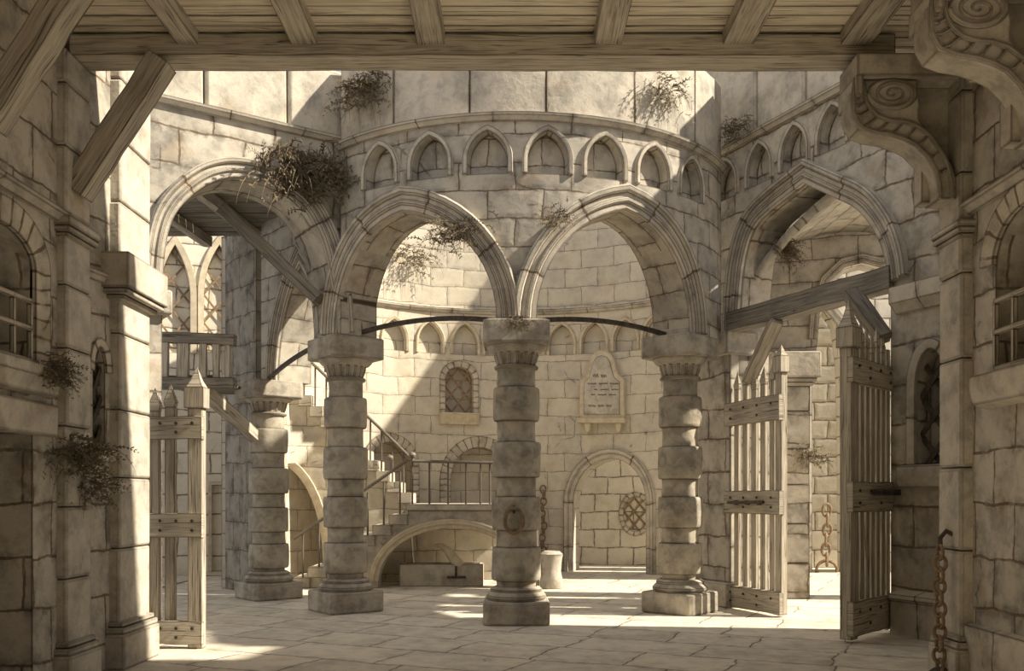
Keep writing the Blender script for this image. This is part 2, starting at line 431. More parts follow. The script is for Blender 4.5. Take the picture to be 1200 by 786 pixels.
# springers over the capitals
m = MB()
for s_ in (sL, sC, sR):
    a = s_/DR
    m.obox((DC[0]+3.0*math.sin(a), DC[1]-3.0*math.cos(a)), .52, .60, ZS-.01, ZS+.10, a)
struct(m.build('trim_5', S_pier, bevel=.02))

# ---- left wall with the broken round arch
WL = Plane((gx(403, 12.95), 12.95), (gx(185, 11.55), 11.55))
uL = WL.un(375, 400)[0]; uR = WL.un(196, 350)[0]
pts = [(394, 398), (391, 350), (385, 312), (376, 279), (358, 246), (332, 224), (302, 212), (274, 208), (250, 213), (230, 225), (211, 243), (199, 265), (192, 300), (190, 350)]
aLW = spline([WL.un(*p) for p in pts])
aLW[0] = (aLW[0][0], ZS); 
e = 3.0
o = [(-.05, ZS)]+aLW+[(aLW[-1][0], 0), (e, 0), (e, 6.52), (-.05, 6.52)]
struct(wall(WL, o, [], [], .75).build('wall_left', S_wall), 'pale left wall with the great round arch')
ring = [(-x, y) for x, y in scl(RING, .9)]
struct(sweep(WL, [(u, z) for u, z in aLW], [(-a, b) for a, b in scl(RING, .82)]if False else scl(RING, .82)).build('trim_6', S_ring))
struct(sweep(WL, [(e, 6.5), (0, 6.5)], [(-x, y) for x, y in CORN]).build('trim_7', S_trim))
m = MB(); u = -.05
for wd, tp in ((.85, 7.5), (1.1, 7.75), (1.2, 7.6)):
    m.add(wall(WL, [(u+.01, 6.54), (u+wd-.01, 6.54), (u+wd-.02, tp), (u+.02, tp-.04)], [], [], .5)); u += wd
struct(m.build('wall_left_parapet', S_pier, bevel=.04))

# ---- right wall with the gate arch
WR = Plane((gx(833, 14.3), 14.3), (gx(1112, 10.35), 10.35))
A = lambda px, py: WR.un(px, py)
pl_, pr_ = A(862, 395)[0], A(1043, 330)[0]
zR = 4.02
pts = [(866, 390), (868, 345), (873, 303), (884, 268), (905, 245), (944, 215), (978, 231), (1007, 246), (1029, 274), (1040, 304), (1044, 332)]
k_ = 5
aRW = spline([A(*p) for p in pts[:k_+1]])+spline([A(*p) for p in pts[k_:]])[1:]
o = [(-.15, 0), (aRW[0][0], 0)]+aRW+[(aRW[-1][0], 0), (5.6, 0), (5.6, 6.77), (-.15, 6.77)]
nw = []
for px_, py_t, py_b in ((851, 176, 224), (890, 160, 212), (931, 141, 196), (976, 118, 176), (1030, 95, 160)):
    c = A(px_, 200)[0]; zt, zb = 6.22, 5.62
    q = pointed(c-.24, c+.24, 6.22, 6.60, 8); nw.append(([(c-.24, 6.04)]+q+[(c+.24, 6.04)], .16))
# grated niche window right of the gate
gp = [A(1077, 535), A(1077, 440)]
gs0, gs1 = A(1074, 440)[0], A(1101, 440)[0]
gw = [(gs0, 1.98)]+rounded(gs0, gs1+.1, 2.85, 3.28)+[(gs1+.1, 1.98)]
struct(wall(WR, o, [], nw+[(gw, .22)], .55).build('wall_right', S_wall), 'shaded right wall with the pointed gate arch')
m = MB()
for p, d in nw: m.add(sweep(WR, p, scl(SMALLRING, .8)))
struct(m.build('trim_8', S_pier))
struct(sweep(WR, aRW, scl(RING, .95)).build('trim_9', S_ring))
struct(sweep(WR, [(-.1, 6.75), (5.6, 6.75)], CORN).build('trim_10', S_trim))
struct(sweep(WR, [(aRW[-1][0]+.12, 3.80), (5.6, 3.80)], [(-.06, -.02), (-.06, .05), (0, .10), (.05, .16), (.24, .17), (.26, .10), (.26, -.02)]).build('trim_11', S_trim))
struct(sweep(WR, [(aRW[-1][0]+.1, .46), (5.6, .46)], [(-.50, -.02), (-.50, .12), (-.06, .12), (-.03, .15), (.02, .14), (.05, .05), (.08, -.02)]).build('trim_12', S_trim))
struct(sweep(WR, gw, [(0, -.02), (0, .03), (.04, .05), (.11, .05), (.12, -.02)]).build('trim_13', S_ring))
m = MB(); m.add(sweep(WR, [(gs0-.18, 1.82), (5.4, 1.82)], [(-.10, -.02), (-.10, .10), (-.05, .13), (.14, .13), (.16, -.02)])); struct(m.build('trim_14', S_pier))
m = MB(); u = -.15
for wd, tp in ((1.2, 8.25), (1.0, 7.9), (1.25, 7.4), (1.1, 7.2), (1.1, 7.1)):
    m.add(wall(WR, [(u+.01, 6.79), (u+wd-.01, 6.79), (u+wd-.02, tp), (u+.02, tp-.04)], [], [], .5)); u += wd
struct(m.build('wall_right_parapet', S_pier, bevel=.04))

# lattice helper
def lattice(fr, poly, d, sp=.2, r=.014, slope=1.25, mat=IRON, knots=True):
    mb = MB(); us = [p[0] for p in poly]; zs = [p[1] for p in poly]; u0, u1, z0, z1 = min(us), max(us), min(zs), max(zs)
    for sgn in (1, -1):
        c = -4.0
        while c < (u1-u0)+5:
            seg = []
            for i in range(121):
                u = u0+(u1-u0)*i/120; z = z0+sgn*slope*(u-u0)+(c if sgn > 0 else c)
                if inpoly((u, z), poly): seg.append((u, z))
            if len(seg) > 3:
                a, b_ = seg[0], seg[-1]; p0 = fr(a[0], a[1], d+(.012*sgn)); p1 = fr(b_[0], b_[1], d+(.012*sgn))
                n3 = fr(0, 0, 1)-fr(0, 0, 0)
                mb.beam(p0, p1, .012, r*2.2, up=(p1-p0).cross(n3), seg=1, jit=0)
            c += sp*1.6
    return mb

# ---- rotunda back wall (concave)
BC = (.05, 16.0); BR = 4.6; back = Arc(BC, BR, True)
U = back.un
b0, b1 = R(-84)*BR, R(62)*BR
def arch_px(fr, x0, x1, yc, ys, yb, kind=rounded):
    s0 = fr.un(x0, ys)[0]; s1 = fr.un(x1, ys)[0]; zs = fr.un((x0+x1)/2, ys)[1]; zc = fr.un((x0+x1)/2, yc)[1]; zb = fr.un((x0+x1)/2, yb)[1]
    a = kind(s0, s1, zs, zc, 8); return [(s0, zb)]+a+[(s1, zb)]
door = arch_px(back, 672, 758, 537, 590, 700); door[0] = (door[0][0], 0.0); door[-1] = (door[-1][0], 0.0)
win = arch_px(back, 522, 554, 430, 444, 484)
nA = arch_px(back, 433, 481, 518, 545, 600); nB = arch_px(back, 528, 596, 524, 562, 600)
bn = []
for px in (300, 330, 353, 377, 420, 462, 504, 545, 583, 621, 658, 696, 733, 767, 800, 832):
    c = U(px, 400)[0]; q = pointed(c-.27, c+.27, 4.95, 5.38, 7); bn.append(([(c-.27, 4.72)]+q+[(c+.27, 4.72)], .14))
o = [(b0, 0)]+door+[(b1, 0), (b1, 8.2), (-3.5, 8.2), (-3.9, 6.9), (-4.3, 6.3), (b0, 6.2)]
struct(wall(back, o, [], [(win, .22), (nA, .35), (nB, .35)]+bn, .6, .3).build('wall_back', S_back), 'pale concave back wall of the rotunda')
struct(sweep(back, [(b0, 5.66), (b1, 5.66)], scl(CORN, 1.2, .8)).build('trim_15', S_trim))
m = MB()
for p, d in bn: m.add(sweep(back, p, [(0, -.02), (0, .03), (.05, .045), (.07, .02), (.07, -.02)]))
struct(m.build('trim_16', PALE))
struct(sweep(back, door, [(0, -.03), (0, .04), (.10, .05), (.12, .09), (.2, .1), (.22, .05), (.22, -.03)]).build('trim_17', S_ring))
struct(sweep(back, win, [(0, -.03), (0, .02), (.13, .035), (.14, -.03)]).build('trim_18', S_vous))
struct(sweep(back, nA, [(0, -.03), (0, .02), (.19, .035), (.20, -.03)]).build('trim_19', S_vous))
struct(sweep(back, nB, [(0, -.03), (0, .02), (.24, .035), (.25, -.03)]).build('trim_20', S_vous))
w1 = lattice(back, win, -.10, .24, .02).build('window_1', RUST); struct(w1, 'lattice grate of the small arched window')
c = U(538, 484); struct(sweep(back, [(c[0]-.44, c[1]-.1), (c[0]+.44, c[1]-.1)], [(-.16, -.02), (-.15, .08), (-.02, .12), (.07, .17), (.1, .16), (.1, -.02)]).build('trim_21', PALE))
# bright court wall beyond the doorway
WD = Plane((0.6, 22.6), (4.6, 22.0))
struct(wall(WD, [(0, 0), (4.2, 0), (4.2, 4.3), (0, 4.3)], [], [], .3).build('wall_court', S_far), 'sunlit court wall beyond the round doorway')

# ---- next arcade bay at the far left
FLC = (gx(315, 15.0), 15.0)
lc = (DC[0]+3.0*math.sin(aL), DC[1]-3.0*math.cos(aL))
W2 = Plane((FLC[0], FLC[1]), (lc[0]-.02, lc[1]+.12))
a2 = pointed(.27, W2.L-.50, 3.44, 5.15)
struct(wall(W2, [(-.25, 3.44)]+a2+[(W2.L-.40, 3.44), (W2.L-.40, 6.9), (-.25, 6.9)], [], [], .6).build('wall_arcade', S_drum), 'shaded arcade bay behind the great round arch')
struct(sweep(W2, a2, scl(RING, .8)).build('trim_22', S_ring))
# dark wall pier beside it
W3 = Plane((gx(262, 16.6), 16.6), (gx(300, 15.5), 15.5))
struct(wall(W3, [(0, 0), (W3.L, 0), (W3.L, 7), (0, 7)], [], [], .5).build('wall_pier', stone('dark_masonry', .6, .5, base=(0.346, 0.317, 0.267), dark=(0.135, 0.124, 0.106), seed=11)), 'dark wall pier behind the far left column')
# far left sunlit wall with lancets
WF = Plane((gx(160, 18.6), 18.6), (gx(285, 19.4), 19.4))
f = lambda a, b: WF.un(a, b)
def lanc(x0, x1): 
    s0, s1 = f(x0, 350)[0], f(x1, 350)[0]; zb, zs, zc = f(x0, 412)[1], f(x0, 345)[1], f(x0, 285)[1]
    return [(s0, zb)]+pointed(s0, s1, zs, zc, 8)+[(s1, zb)]
l1, l2 = lanc(187, 223), lanc(239, 275)
dr = [(f(248, 660)[0], .1), (f(248, 660)[0], f(248, 568)[1]), (f(266, 660)[0], f(266, 568)[1]), (f(266, 660)[0], .1)]
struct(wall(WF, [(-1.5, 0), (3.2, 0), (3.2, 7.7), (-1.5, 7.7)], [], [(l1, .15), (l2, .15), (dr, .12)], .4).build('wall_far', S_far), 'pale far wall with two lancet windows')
struct(MB().add(sweep(WF, l1, [(0, -.02), (0, .04), (.12, .05), (.14, -.02)])).add(sweep(WF, l2, [(0, -.02), (0, .04), (.12, .05), (.14, -.02)])).build('trim_23', PALE))
struct(lattice(WF, l1, -.08, .36, .018).build('window_2', RUST)); struct(lattice(WF, l2, -.08, .36, .018).build('window_3', RUST))
m = MB(); k = -1.4
while k < 3: m.add(sweep(WF, rounded(k, k+.36, 7.2, 7.5, 5), [(0, -.02), (0, .06), (.05, .06), (.06, -.02)])); k += .42
struct(m.build('trim_24', PALE))
struct(MB().add(sweep(WF, dr, [(0, -.02), (0, .03), (.06, .04), (.07, -.02)])).build('trim_25', PALE))
struct(MB().box(-9, -6.2, 11.2, 19, 0, 0.02).build('floor_far', S_floor))

# ---- right passage beyond the gate
WP = Plane((gx(952, 15.3), 15.3), (9.0, 14.2))      # wall with smaller arch
p0 = 0.0
ins = [WP.un(*q) for q in ((958, 398), (961, 360), (972, 330), (990, 313), (1010, 308), (1030, 313))]
ins2 = [(2*ins[-1][0]-a+.2, b) for a, b in reversed(ins[:-1])]
ain = ins+[(ins[-1][0]+.2, ins[-1][1])]+ins2
s_e = ain[-1][0]
o = [(-1.25, 4.0), (ain[0][0]-.02, 4.0)]+ain+[(s_e+.02, 0), (s_e+1.6, 0), (s_e+1.6, 6.6), (-1.25, 6.6)]
struct(wall(WP, o, [], [], .5).build('wall_passage', S_drum), 'passage wall with a smaller round arch')
struct(sweep(WP, ain[:-1], scl(RING, .5)).build('trim_26', S_ring))
# barrel vault of the passage
m = MB(); cxv = 5.35; rv = 1.95; n = 18
def wallD(X):
    t = (X-WR.A.x)/WR.t.x; return WR.A.y+WR.t.y*t
prev = None
for i in range(n+1):
    t = math.pi*(1-i/n); X = cxv+rv*math.cos(t); Z = 4.0+rv*1.0*math.sin(t)
    dn = wallD(X)+.62; df = WP.A.y-.02+(X-WP.A.x)*(WP.t.y/WP.t.x)
    cur = (X, Z, max(dn, 8), df)
    if X > 6.15: break
    if prev and cur[3] > cur[2]+.02 and prev[3] > prev[2]+.02:
        for k in range(4):
            g = lambda c, kk: c[2]+(c[3]-c[2])*kk/4
            m.face([(prev[0], g(prev, k), prev[1]), (prev[0], g(prev, k+1), prev[1]), (cur[0], g(cur, k+1), cur[1]), (cur[0], g(cur, k), cur[1])],
                   [(g(prev, k), (i-1)*.34), (g(prev, k+1), (i-1)*.34), (g(cur, k+1), i*.34), (g(cur, k), i*.34)], True)
    prev = cur
vt = m.build('ceiling_vault', S_drum); sol = vt.modifiers.new('solid', 'SOLIDIFY'); sol.thickness = .12; sol.offset = 0
struct(vt, 'barrel vault over the passage')
# far bright passage wall
WQ = Plane((5.2, 20.2), (10.5, 20.2))
q0 = [WQ.un(*q) for q in ((951, 672), (951, 420), (956, 380), (966, 362), (980, 380), (986, 430), (988, 520), (989, 672))]
q0 = [(q0[0][0], 0.0)]+q0[1:-1]+[(q0[-1][0], 0.0)]
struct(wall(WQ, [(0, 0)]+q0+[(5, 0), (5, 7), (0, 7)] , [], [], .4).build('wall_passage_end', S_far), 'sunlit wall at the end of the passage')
struct(sweep(WQ, q0, [(0, -.02), (0, .05), (.09, .06), (.11, .1), (.2, .1), (.21, -.02)]).build('trim_27', S_ring))
WQ2 = Plane((5.2, 21.4), (10.5, 21.4))
struct(wall(WQ2, [(0, 0), (5, 0), (5, 6.5), (0, 6.5)], [], [], .3).build('wall_passage_recess', S_far))

# ---- near walls of the hall
def side_wall(name, X, sgn, y0, y1, z1, holes, niches, mat):
    fr = Plane((X, y0), (X, y1)); 
    return wall(fr, [(0, 0), (y1-y0, 0), (y1-y0, z1), (0, z1)], holes, niches, .5).build(name, mat)
XL = -3.83; YN = -2.5
frL = Plane((XL, YN), (XL, 7.92)); yy = lambda D: D-YN
def Dl(px): return XL/((px-CX)/F)
wl = [(yy(6.45), gz(428, 7.3)), (yy(6.45), 3.5)]; wl = [(yy(6.6), 2.66)]+rounded(yy(6.6), yy(Dl(38)), 3.42, 3.66)+[(yy(Dl(38)), 2.66)]
dl = [(yy(6.5), 0), (yy(6.5), 2.12), (yy(Dl(38)), 2.12), (yy(Dl(38)), 0)]
struct(wall(frL, [(0, 0), (yy(6.5), 0), (yy(6.5), 2.12), (yy(Dl(38)), 2.12), (yy(Dl(38)), 0), (yy(7.92), 0), (yy(7.92), 5.75), (0, 5.75)], [], [(wl, .4)], .7).build('wall_near_left', S_near), 'near left wall with barred window and dark doorway')
struct(sweep(frL, wl, [(0, -.02), (0, .03), (.20, .05), (.21, -.02)]).build('trim_28', S_vous))
struct(MB().box(XL-.9, XL-.55, 6.3, 7.7, 0, 2.3).build('wall_doorway_back', S_near))
struct(MB().add(sweep(frL, [(0, gz(222, 7.2)), (yy(7.92), gz(222, 7.2))], CORN)).build('trim_29', S_trim))
XR = 3.855; frR = Plane((XR, YN), (XR, 7.88))
def Dr(px): return XR/((px-CX)/F)
wr = [(yy(6.55), 2.58)]+rounded(yy(6.55), yy(Dr(1167)), 3.45, 3.80)+[(yy(Dr(1167)), 2.58)]
hole = [(yy(.2), 0)]+rounded(yy(.2), yy(6.0), 3.0, 5.2)+[(yy(6.0), 0)]  # out-of-view opening, added so sun bounces off the hall floor onto the ceiling
struct(wall(frR, [(0, 0)]+hole+[(yy(7.88), 0), (yy(7.88), 5.75), (0, 5.75)], [], [(wr, .4)], .6).build('wall_near_right', S_near), 'near right wall with barred window')
struct(sweep(frR, wr[1:-1], [(0, -.02), (0, .03), (.17, .05), (.18, -.02)]).build('trim_30', S_vous))
struct(sweep(frR, [(0, 4.02), (yy(7.88), 4.02)], CORN).build('trim_31', S_trim))
struct(sweep(frR, [(yy(6.0), .52), (yy(7.88), .52)], [(-.52, -.02), (-.52, .06), (-.03, .07), (.02, .07), (.04, -.02)]).build('trim_32', S_trim))

def window_cage(name, fr, u0, u1, z0, z1, d, nv, mat=IRON):
    m = MB()
    for k in range(nv):
        u = u0+(u1-u0)*k/(nv-1); m.beam(fr(u, z0, d), fr(u, z1, d), .035, .035, up=(1, 0, 0), seg=1, jit=0)
    n3 = fr(0, 0, 1)-fr(0, 0, 0)
    for z in (z0, (z0+z1)*.5+.02, z1): m.beam(fr(u0, z, d), fr(u1, z, d), .04, .04, seg=1, jit=0)
    return m.build(name, mat)
struct(window_cage('window_4', frL, yy(6.65), yy(7.42), 2.68, 3.15, .02, 4, W_beam), 'wooden bars of the near left window')
struct(window_cage('window_5', frR, yy(6.6), yy(7.42), 2.62, 3.15, .03, 4, W_beam), 'wooden bars of the near right window')
tag(MB().add(sweep(frL, [(yy(6.3), 2.56), (yy(7.76), 2.56)], [(-.14, -.02), (-.13, .08), (-.05, .10), (0, .14), (.10, .14), (.10, -.02)])).build('window_sill', S_pier, bevel=.01), 'stone sill under the barred window at the left edge', 'sill')
tag(MB().add(sweep(frR, [(yy(6.3), 2.47), (yy(7.62), 2.47)], [(-.16, -.02), (-.12, .12), (0, .15), (.11, .15), (.11, -.02)])).build('window_sill', S_pier, bevel=.01), 'stone sill under the barred window at the right edge', 'sill')
tag(MB().add(sweep(frL, [(yy(6.3), 2.22), (yy(7.76), 2.22)], [(-.12, -.02), (-.12, .08), (.14, .09), (.14, -.02)])).build('door_lintel', S_pier, bevel=.015), 'stone lintel block over the dark doorway at the left edge', 'lintel')

struct(MB().box(-4.6, 4.6, -3.0, -2.5, 0, 5.8).build('wall_behind', S_near))  # unseen end of the hall, added to cut light from behind the camera
# ceiling boards, joists, tie beam
ZC = EYE+4.02
m = MB(); y = -2.5; k = 0
while y < 8.38:
    wd = .175+.03*math.sin(k*1.7); m.beam((-4.3, y+wd/2, ZC+.02+.004*math.sin(k*2.3)), (4.3, y+wd/2, ZC+.02), wd-.008, .04, seg=8, jit=.002, seed=k); y += wd; k += 1
struct(m.build('ceiling', W_plank), 'ceiling boards running across the hall')
for i, (xa, xb) in enumerate(((208, 231), (342, 371), (490, 520), (697, 728), (848, 882), (986, 1020))):
    D0 = 8.08; xc = gx((xa+xb)/2, D0); wj = gx(xb, D0)-gx(xa, D0)
    tag(MB().beam((xc, -2.5, ZC-.055), (xc, D0+.03, ZC-.055), wj+.01, .125, seg=12, jit=.004, seed=i).build('ceiling_joist', W_beam),
        ('ceiling joist above the left wooden brace, leftmost joist', 'ceiling joist second from the left, above the round arch', 'ceiling joist left of the picture centre', 'ceiling joist right of the picture centre', 'ceiling joist second from the right', 'rightmost ceiling joist, left of the scroll bracket')[i], 'joist', 'joists running under the ceiling boards')
struct(MB().box(-4.4, 4.4, -2.6, 8.37, ZC+.07, ZC+.2).build('ceiling_sun_block', W_plank))  # unseen slab, added to keep sun slivers from leaking between the boards
tag(MB().beam((XL+.02, 8.23, EYE+3.90), (3.3, 8.23, EYE+3.90), .30, .185, seg=16, jit=.006, seed=31).build('tie_beam', W_beam), 'long heavy timber beam spanning the hall under the ceiling boards', 'beam')

# ---- pilasters
def blocks(x0, x1, y0, y1, z0, z1, h, seed=0, j=.008):
    r_ = random.Random(seed); m = MB(); z = z0
    while z < z1-.05:
        zz = min(z1, z+h*r_.uniform(.85, 1.15))
        if z1-zz < .2: zz = z1
        a = [r_.uniform(-j, j) for _ in range(4)]
        m.box(x0+a[0], x1+a[1], y0+a[2], y1+a[3], z+.003, zz-.003); z = zz
    return m
def pil(label, xf, xb, y0, y1, ztop, caps, plz, seed, sgn, h=.62, bsplit=None):
    xs = sorted((xf, xb)); t = thing('pilaster', label, 'pilaster', ((xf+xb)/2, (y0+y1)/2, 0), 'pilasters of the near hall')
    blocks(*xs, y0, y1, plz, ztop, h, seed).build('shaft', S_pier, t, bevel=.022)
    e = .07
    MB().box(xs[0]-(e if sgn < 0 else 0), xs[1]+(e if sgn > 0 else 0), y0-e, y1+e, 0, plz-.09).build('plinth', S_pier, t, bevel=.02)
    m = MB(); 
    for dz0, dz1, ee in ((-.09, -.03, .055), (-.03, .02, .03)): m.box(xs[0]-(ee if sgn < 0 else 0), xs[1]+(ee if sgn > 0 else 0), y0-ee, y1+ee, plz+dz0, plz+dz1)
    m.build('base_moulding', S_pier, t, bevel=.015)
    for (z0, z1, e2) in caps:
        m = MB(); 
        q = [(z0, z0+.04, e2*.4), (z0+.04, z0+.09, e2*.8), (z0+.09, z1, e2)]
        for a, b_, ee in q: m.box(xs[0]-(ee if sgn < 0 else 0), xs[1]+(ee if sgn > 0 else 0), y0-ee, y1+ee, a, b_)
        m.build('capital', S_pier, t, bevel=.012)
    return t
ZB = ZC+.0
pil('near left stone pilaster beside the barred window, under the brace foot', -3.75, XL-.3, 7.9, 8.37, EYE+3.80, [(gz(285, 8.1), gz(262, 8.1), .06)], .36, 1, 1)
pil('left stone pilaster with heavy block capital beside the left gate', -3.65, -4.3, 8.75, 9.48, 6.0, [(gz(357, 9), gz(306, 9), .13)], .42, 2, 1)
pil('right stone pilaster under the scroll bracket, chain hanging on it', 3.755, 4.15, 7.85, 8.26, EYE+3.80, [(gz(288, 8.1), gz(268, 8.1), .05)], .42, 3, -1, .8)
# recess wall between the two left pilasters
WLr = Plane((-3.83, 8.3), (-3.74, 8.8)); fu = WLr.un
g0, g1 = fu(109, 450)[0], fu(123, 450)[0]
gwl = [(g0, 2.1)]+rounded(g0, g1, 2.75, 2.98, 6)+[(g1, 2.1)]
struct(wall(WLr, [(-.3, 0), (.6, 0), (.6, 5.9), (-.3, 5.9)], [], [(gwl, .2)], .35).build('wall_recess_left', S_near))
struct(lattice(WLr, gwl, -.05, .17, .02, 2).build('window_6', IRON), 'iron lattice of the narrow window between the left pilasters')
struct(sweep(WLr, gwl[1:-1], [(0, -.01), (0, .02), (.08, .03), (.08, -.01)]).build('trim_33', S_vous))
struct(sweep(WLr, [(g0-.02, 2.0), (.5, 2.0)], [(-.08, -.01), (-.07, .05), (0, .07), (.05, .07), (.05, -.01)]).build('trim_34', S_pier))
struct(sweep(WLr, [(-.1, 3.62), (.5, 3.62)], scl(CORN, 1, .6)).build('trim_35', S_pier))
struct(wall(Plane((4.3, 8.0), (5.0, 10.4)), [(0, 0), (2.5, 0), (2.5, 5.9), (0, 5.9)], [], [], .2).build('wall_return_right', S_near))
struct(lattice(WR, gw, -.08, .27, .03, 1.2).build('window_7', IRON), 'iron lattice in the arched niche right of the gate')

# ================================================================== COLUMNS
def column(label, pos, rot, ztop, wear=0, name_group='rusticated columns of the rotunda arcade'):
    t = thing('stone_column', label, 'column', (0, 0, 0), name_group)
    k = ztop/3.84
    def zz(y): return (729.7-y)/91.7*k
    oct_ = lambda h, c: [(-h+c, -h), (h-c, -h), (h, -h+c), (h, h-c), (h-c, h), (-h+c, h), (-h, h-c), (-h, -h+c)]
    fn = lambda u, v, d: Vector((u, v, d))
    MB().prism(oct_(.42, .07), fn, 0, zz(703)).build('plinth', S_col, t, bevel=.025)
    z = zz(703)
    MB().lathe([(.2, z), (.36, z), (.385, z+.03), (.385, z+.06), (.35, z+.10), (.33, z+.115), (.335, z+.14), (.30, z+.165), (.27, z+.175)]).build('base_moulding', S_col, t)
    prof = []
    drums = [(693, 680, .255), (680, 641, .312), (641, 621, .257), (621, 582, .312), (582, 559, .255), (559, 518, .307), (518, 493, .25), (493, 454, .30), (454, 432, .242)]
    r_ = random.Random(int(pos[0]*10)+5)
    for (ya, yb, rr) in drums:
        a = zz(ya); b_ = zz(yb); rr *= r_.uniform(.985, 1.015)
        if rr > .28: prof += [(rr-.055, a), (rr-.018, a), (rr-.004, a+.016), (rr, a+.05), (rr+.002, (a+b_)/2), (rr, b_-.05), (rr-.004, b_-.016), (rr-.018, b_), (rr-.055, b_)]
        else: prof += [(rr, a+.001), (rr-.004, (a+b_)/2), (rr, b_-.001)]
    sh = MB().lathe(prof, seg=40)
    sh.f = [([p*1 for p in f], u, s_) for f, u, s_ in sh.f]
    for f, u, s_ in sh.f:
        for p in f:
            q = noise.noise(Vector((p.x*5+pos[0], p.y*5, p.z*4)))*.012; l = math.hypot(p.x, p.y) or 1; p.x += p.x/l*q; p.y += p.y/l*q
    sho = sh.build('shaft', S_colb, t)
    z = zz(432)
    cp = MB().lathe([(.24, z-.01), (.275, z), (.285, z+.02), (.275, z+.04), (.245, z+.05), (.25, z+.10), (.27, z+.17), (.285, z+.20), (.33, z+.22), (.36, z+.25), (.38, z+.28), (.38, zz(405)+.005), (.1, zz(405)+.005)], seg=64, flute=(z+.06, z+.19, 4, .13))
    cp.build('capital', S_col, t)
    MB().prism(oct_(.42, .06), fn, zz(405), zz(378)).build('abacus', S_col, t, bevel=.022)
    t.location = (pos[0], pos[1], 0); t.rotation_euler = (0, 0, rot); ORG[t] = Vector((pos[0], pos[1], 0))
    return t, zz
pc = lambda a: (DC[0]+3.0*math.sin(a), DC[1]-3.0*math.cos(a))
cC, zzC = column('central stone column with the iron ring, nearest of the arcade', pc(aC), aC, ZS)
cL, _ = column('banded stone column at the foot of the great round arch', pc(aL), aL, ZS)
cR, _ = column('banded stone column left of the gate, beside the wall pier', pc(aR), aR, ZS)
cF, _ = column('smaller looking stone column farthest back on the left, before the stairs', FLC, R(-50), 3.44)
# wall pier beside the right column
pp = lambda a, b: WR(a, b)
t = thing('wall_pier', 'square stone pier between the right column and the left gate leaf', 'pier', tuple(WR(.15, 0)))
P = lambda u0, u1, z0, z1, d: MB().prism([(u0, z0), (u1, z0), (u1, z1), (u0, z1)], WR, -.3, d)
uu1 = aRW[0][0]
P(-.20, uu1, .36, 3.70, .16).build('shaft', S_wall, t, bevel=.02); P(-.28, uu1+.03, 0, .36, .24).build('plinth', S_pier, t, bevel=.02); P(-.28, uu1+.06, 3.68, zR, .26).build('capital', S_pier, t, bevel=.02)
# impost at left wall arch
u_ = aLW[-1][0]
tag(MB().prism([(u_-.10, 3.85), (u_+.5, 3.85), (u_+.5, 4.15), (u_-.10, 4.15)], WL, -.56, .12).build('impost_block', S_pier, bevel=.03), 'stone impost block at the left foot of the round arch, behind the pilaster capital', 'impost')
# passage pier
t = thing('passage_pier', 'stone pier standing behind the left gate leaf in the passage', 'pier', (gx(932, 14.8), 14.8, 0))
xa, xb = gx(915, 14.8), gx(949, 14.8)
blocks(xa, xb, 14.8, 15.3, 0, gz(452, 14.8), .55, 5).build('shaft', S_wall, t, bevel=.01)
m = MB(); z0 = gz(452, 14.8); z1 = gz(415, 14.8)
for a, b_, e_ in ((z0, z0+.06, .05), (z0+.06, z0+.12, .09), (z0+.12, z1+.03, .14)): m.box(xa-e_, xb+e_, 14.8-e_, 15.3+e_, a, b_)
m.build('capital', S_pier, t, bevel=.02)

# iron tie rods between the capitals
def rod(a, b, lab, sag=.10):
    P = []
    for i in range(13):
        k = i/12; p = Vector(a).lerp(Vector(b), k); p.z += sag*4*k*(1-k); P.append(p)
    m = MB()
    for i in range(12): m.beam(P[i], P[i+1], .045, .06, seg=1, jit=0)
    return tag(m.build('iron_tie_rod', IRON), lab, 'tie rod', 'iron rods tying the column capitals')
def cp_(a, off, z): 
    return (DC[0]+2.95*math.sin(a+off), DC[1]-2.95*math.cos(a+off), z)
rod(cp_(aL, .10, ZS+.06), cp_(aC, -.08, ZS+.05), 'curved iron rod from the central capital to the left capital', .1)
rod(cp_(aC, .08, ZS+.05), cp_(aR, -.06, ZS-.02+.03), 'curved iron rod from the central capital to the right capital', .1)
rod((FLC[0]+.02, FLC[1]-.1, 3.48), (lc[0]-.1, lc[1]+.05, 3.86), 'curved iron rod from the left column to the farthest column', .1)

# iron ring on the central column
ang = 0
pf = pc(aC); yr = pf[1]-.33; zr = 1.44
t = thing('iron_ring', 'iron ring hanging from the front of the central column', 'ring', (pf[0]-.03, yr, zr-.22))
MB().tube([(pf[0]-.03+.115*math.cos(q), yr-.04-.02*math.sin(q), zr-.13+.155*math.sin(q)) for q in [2*math.pi*i/24 for i in range(24)]], .026, 8, closed=True).build('ring', RUST, t)
MB().tube([(pf[0]-.03, yr+.06, zr+.02), (pf[0]-.03, yr-.04, zr+.05), (pf[0]-.03, yr-.075, zr), (pf[0]-.03, yr-.04, zr-.02), (pf[0]-.03, yr+.06, zr-.02)], .02, 8).build('staple', IRON, t)

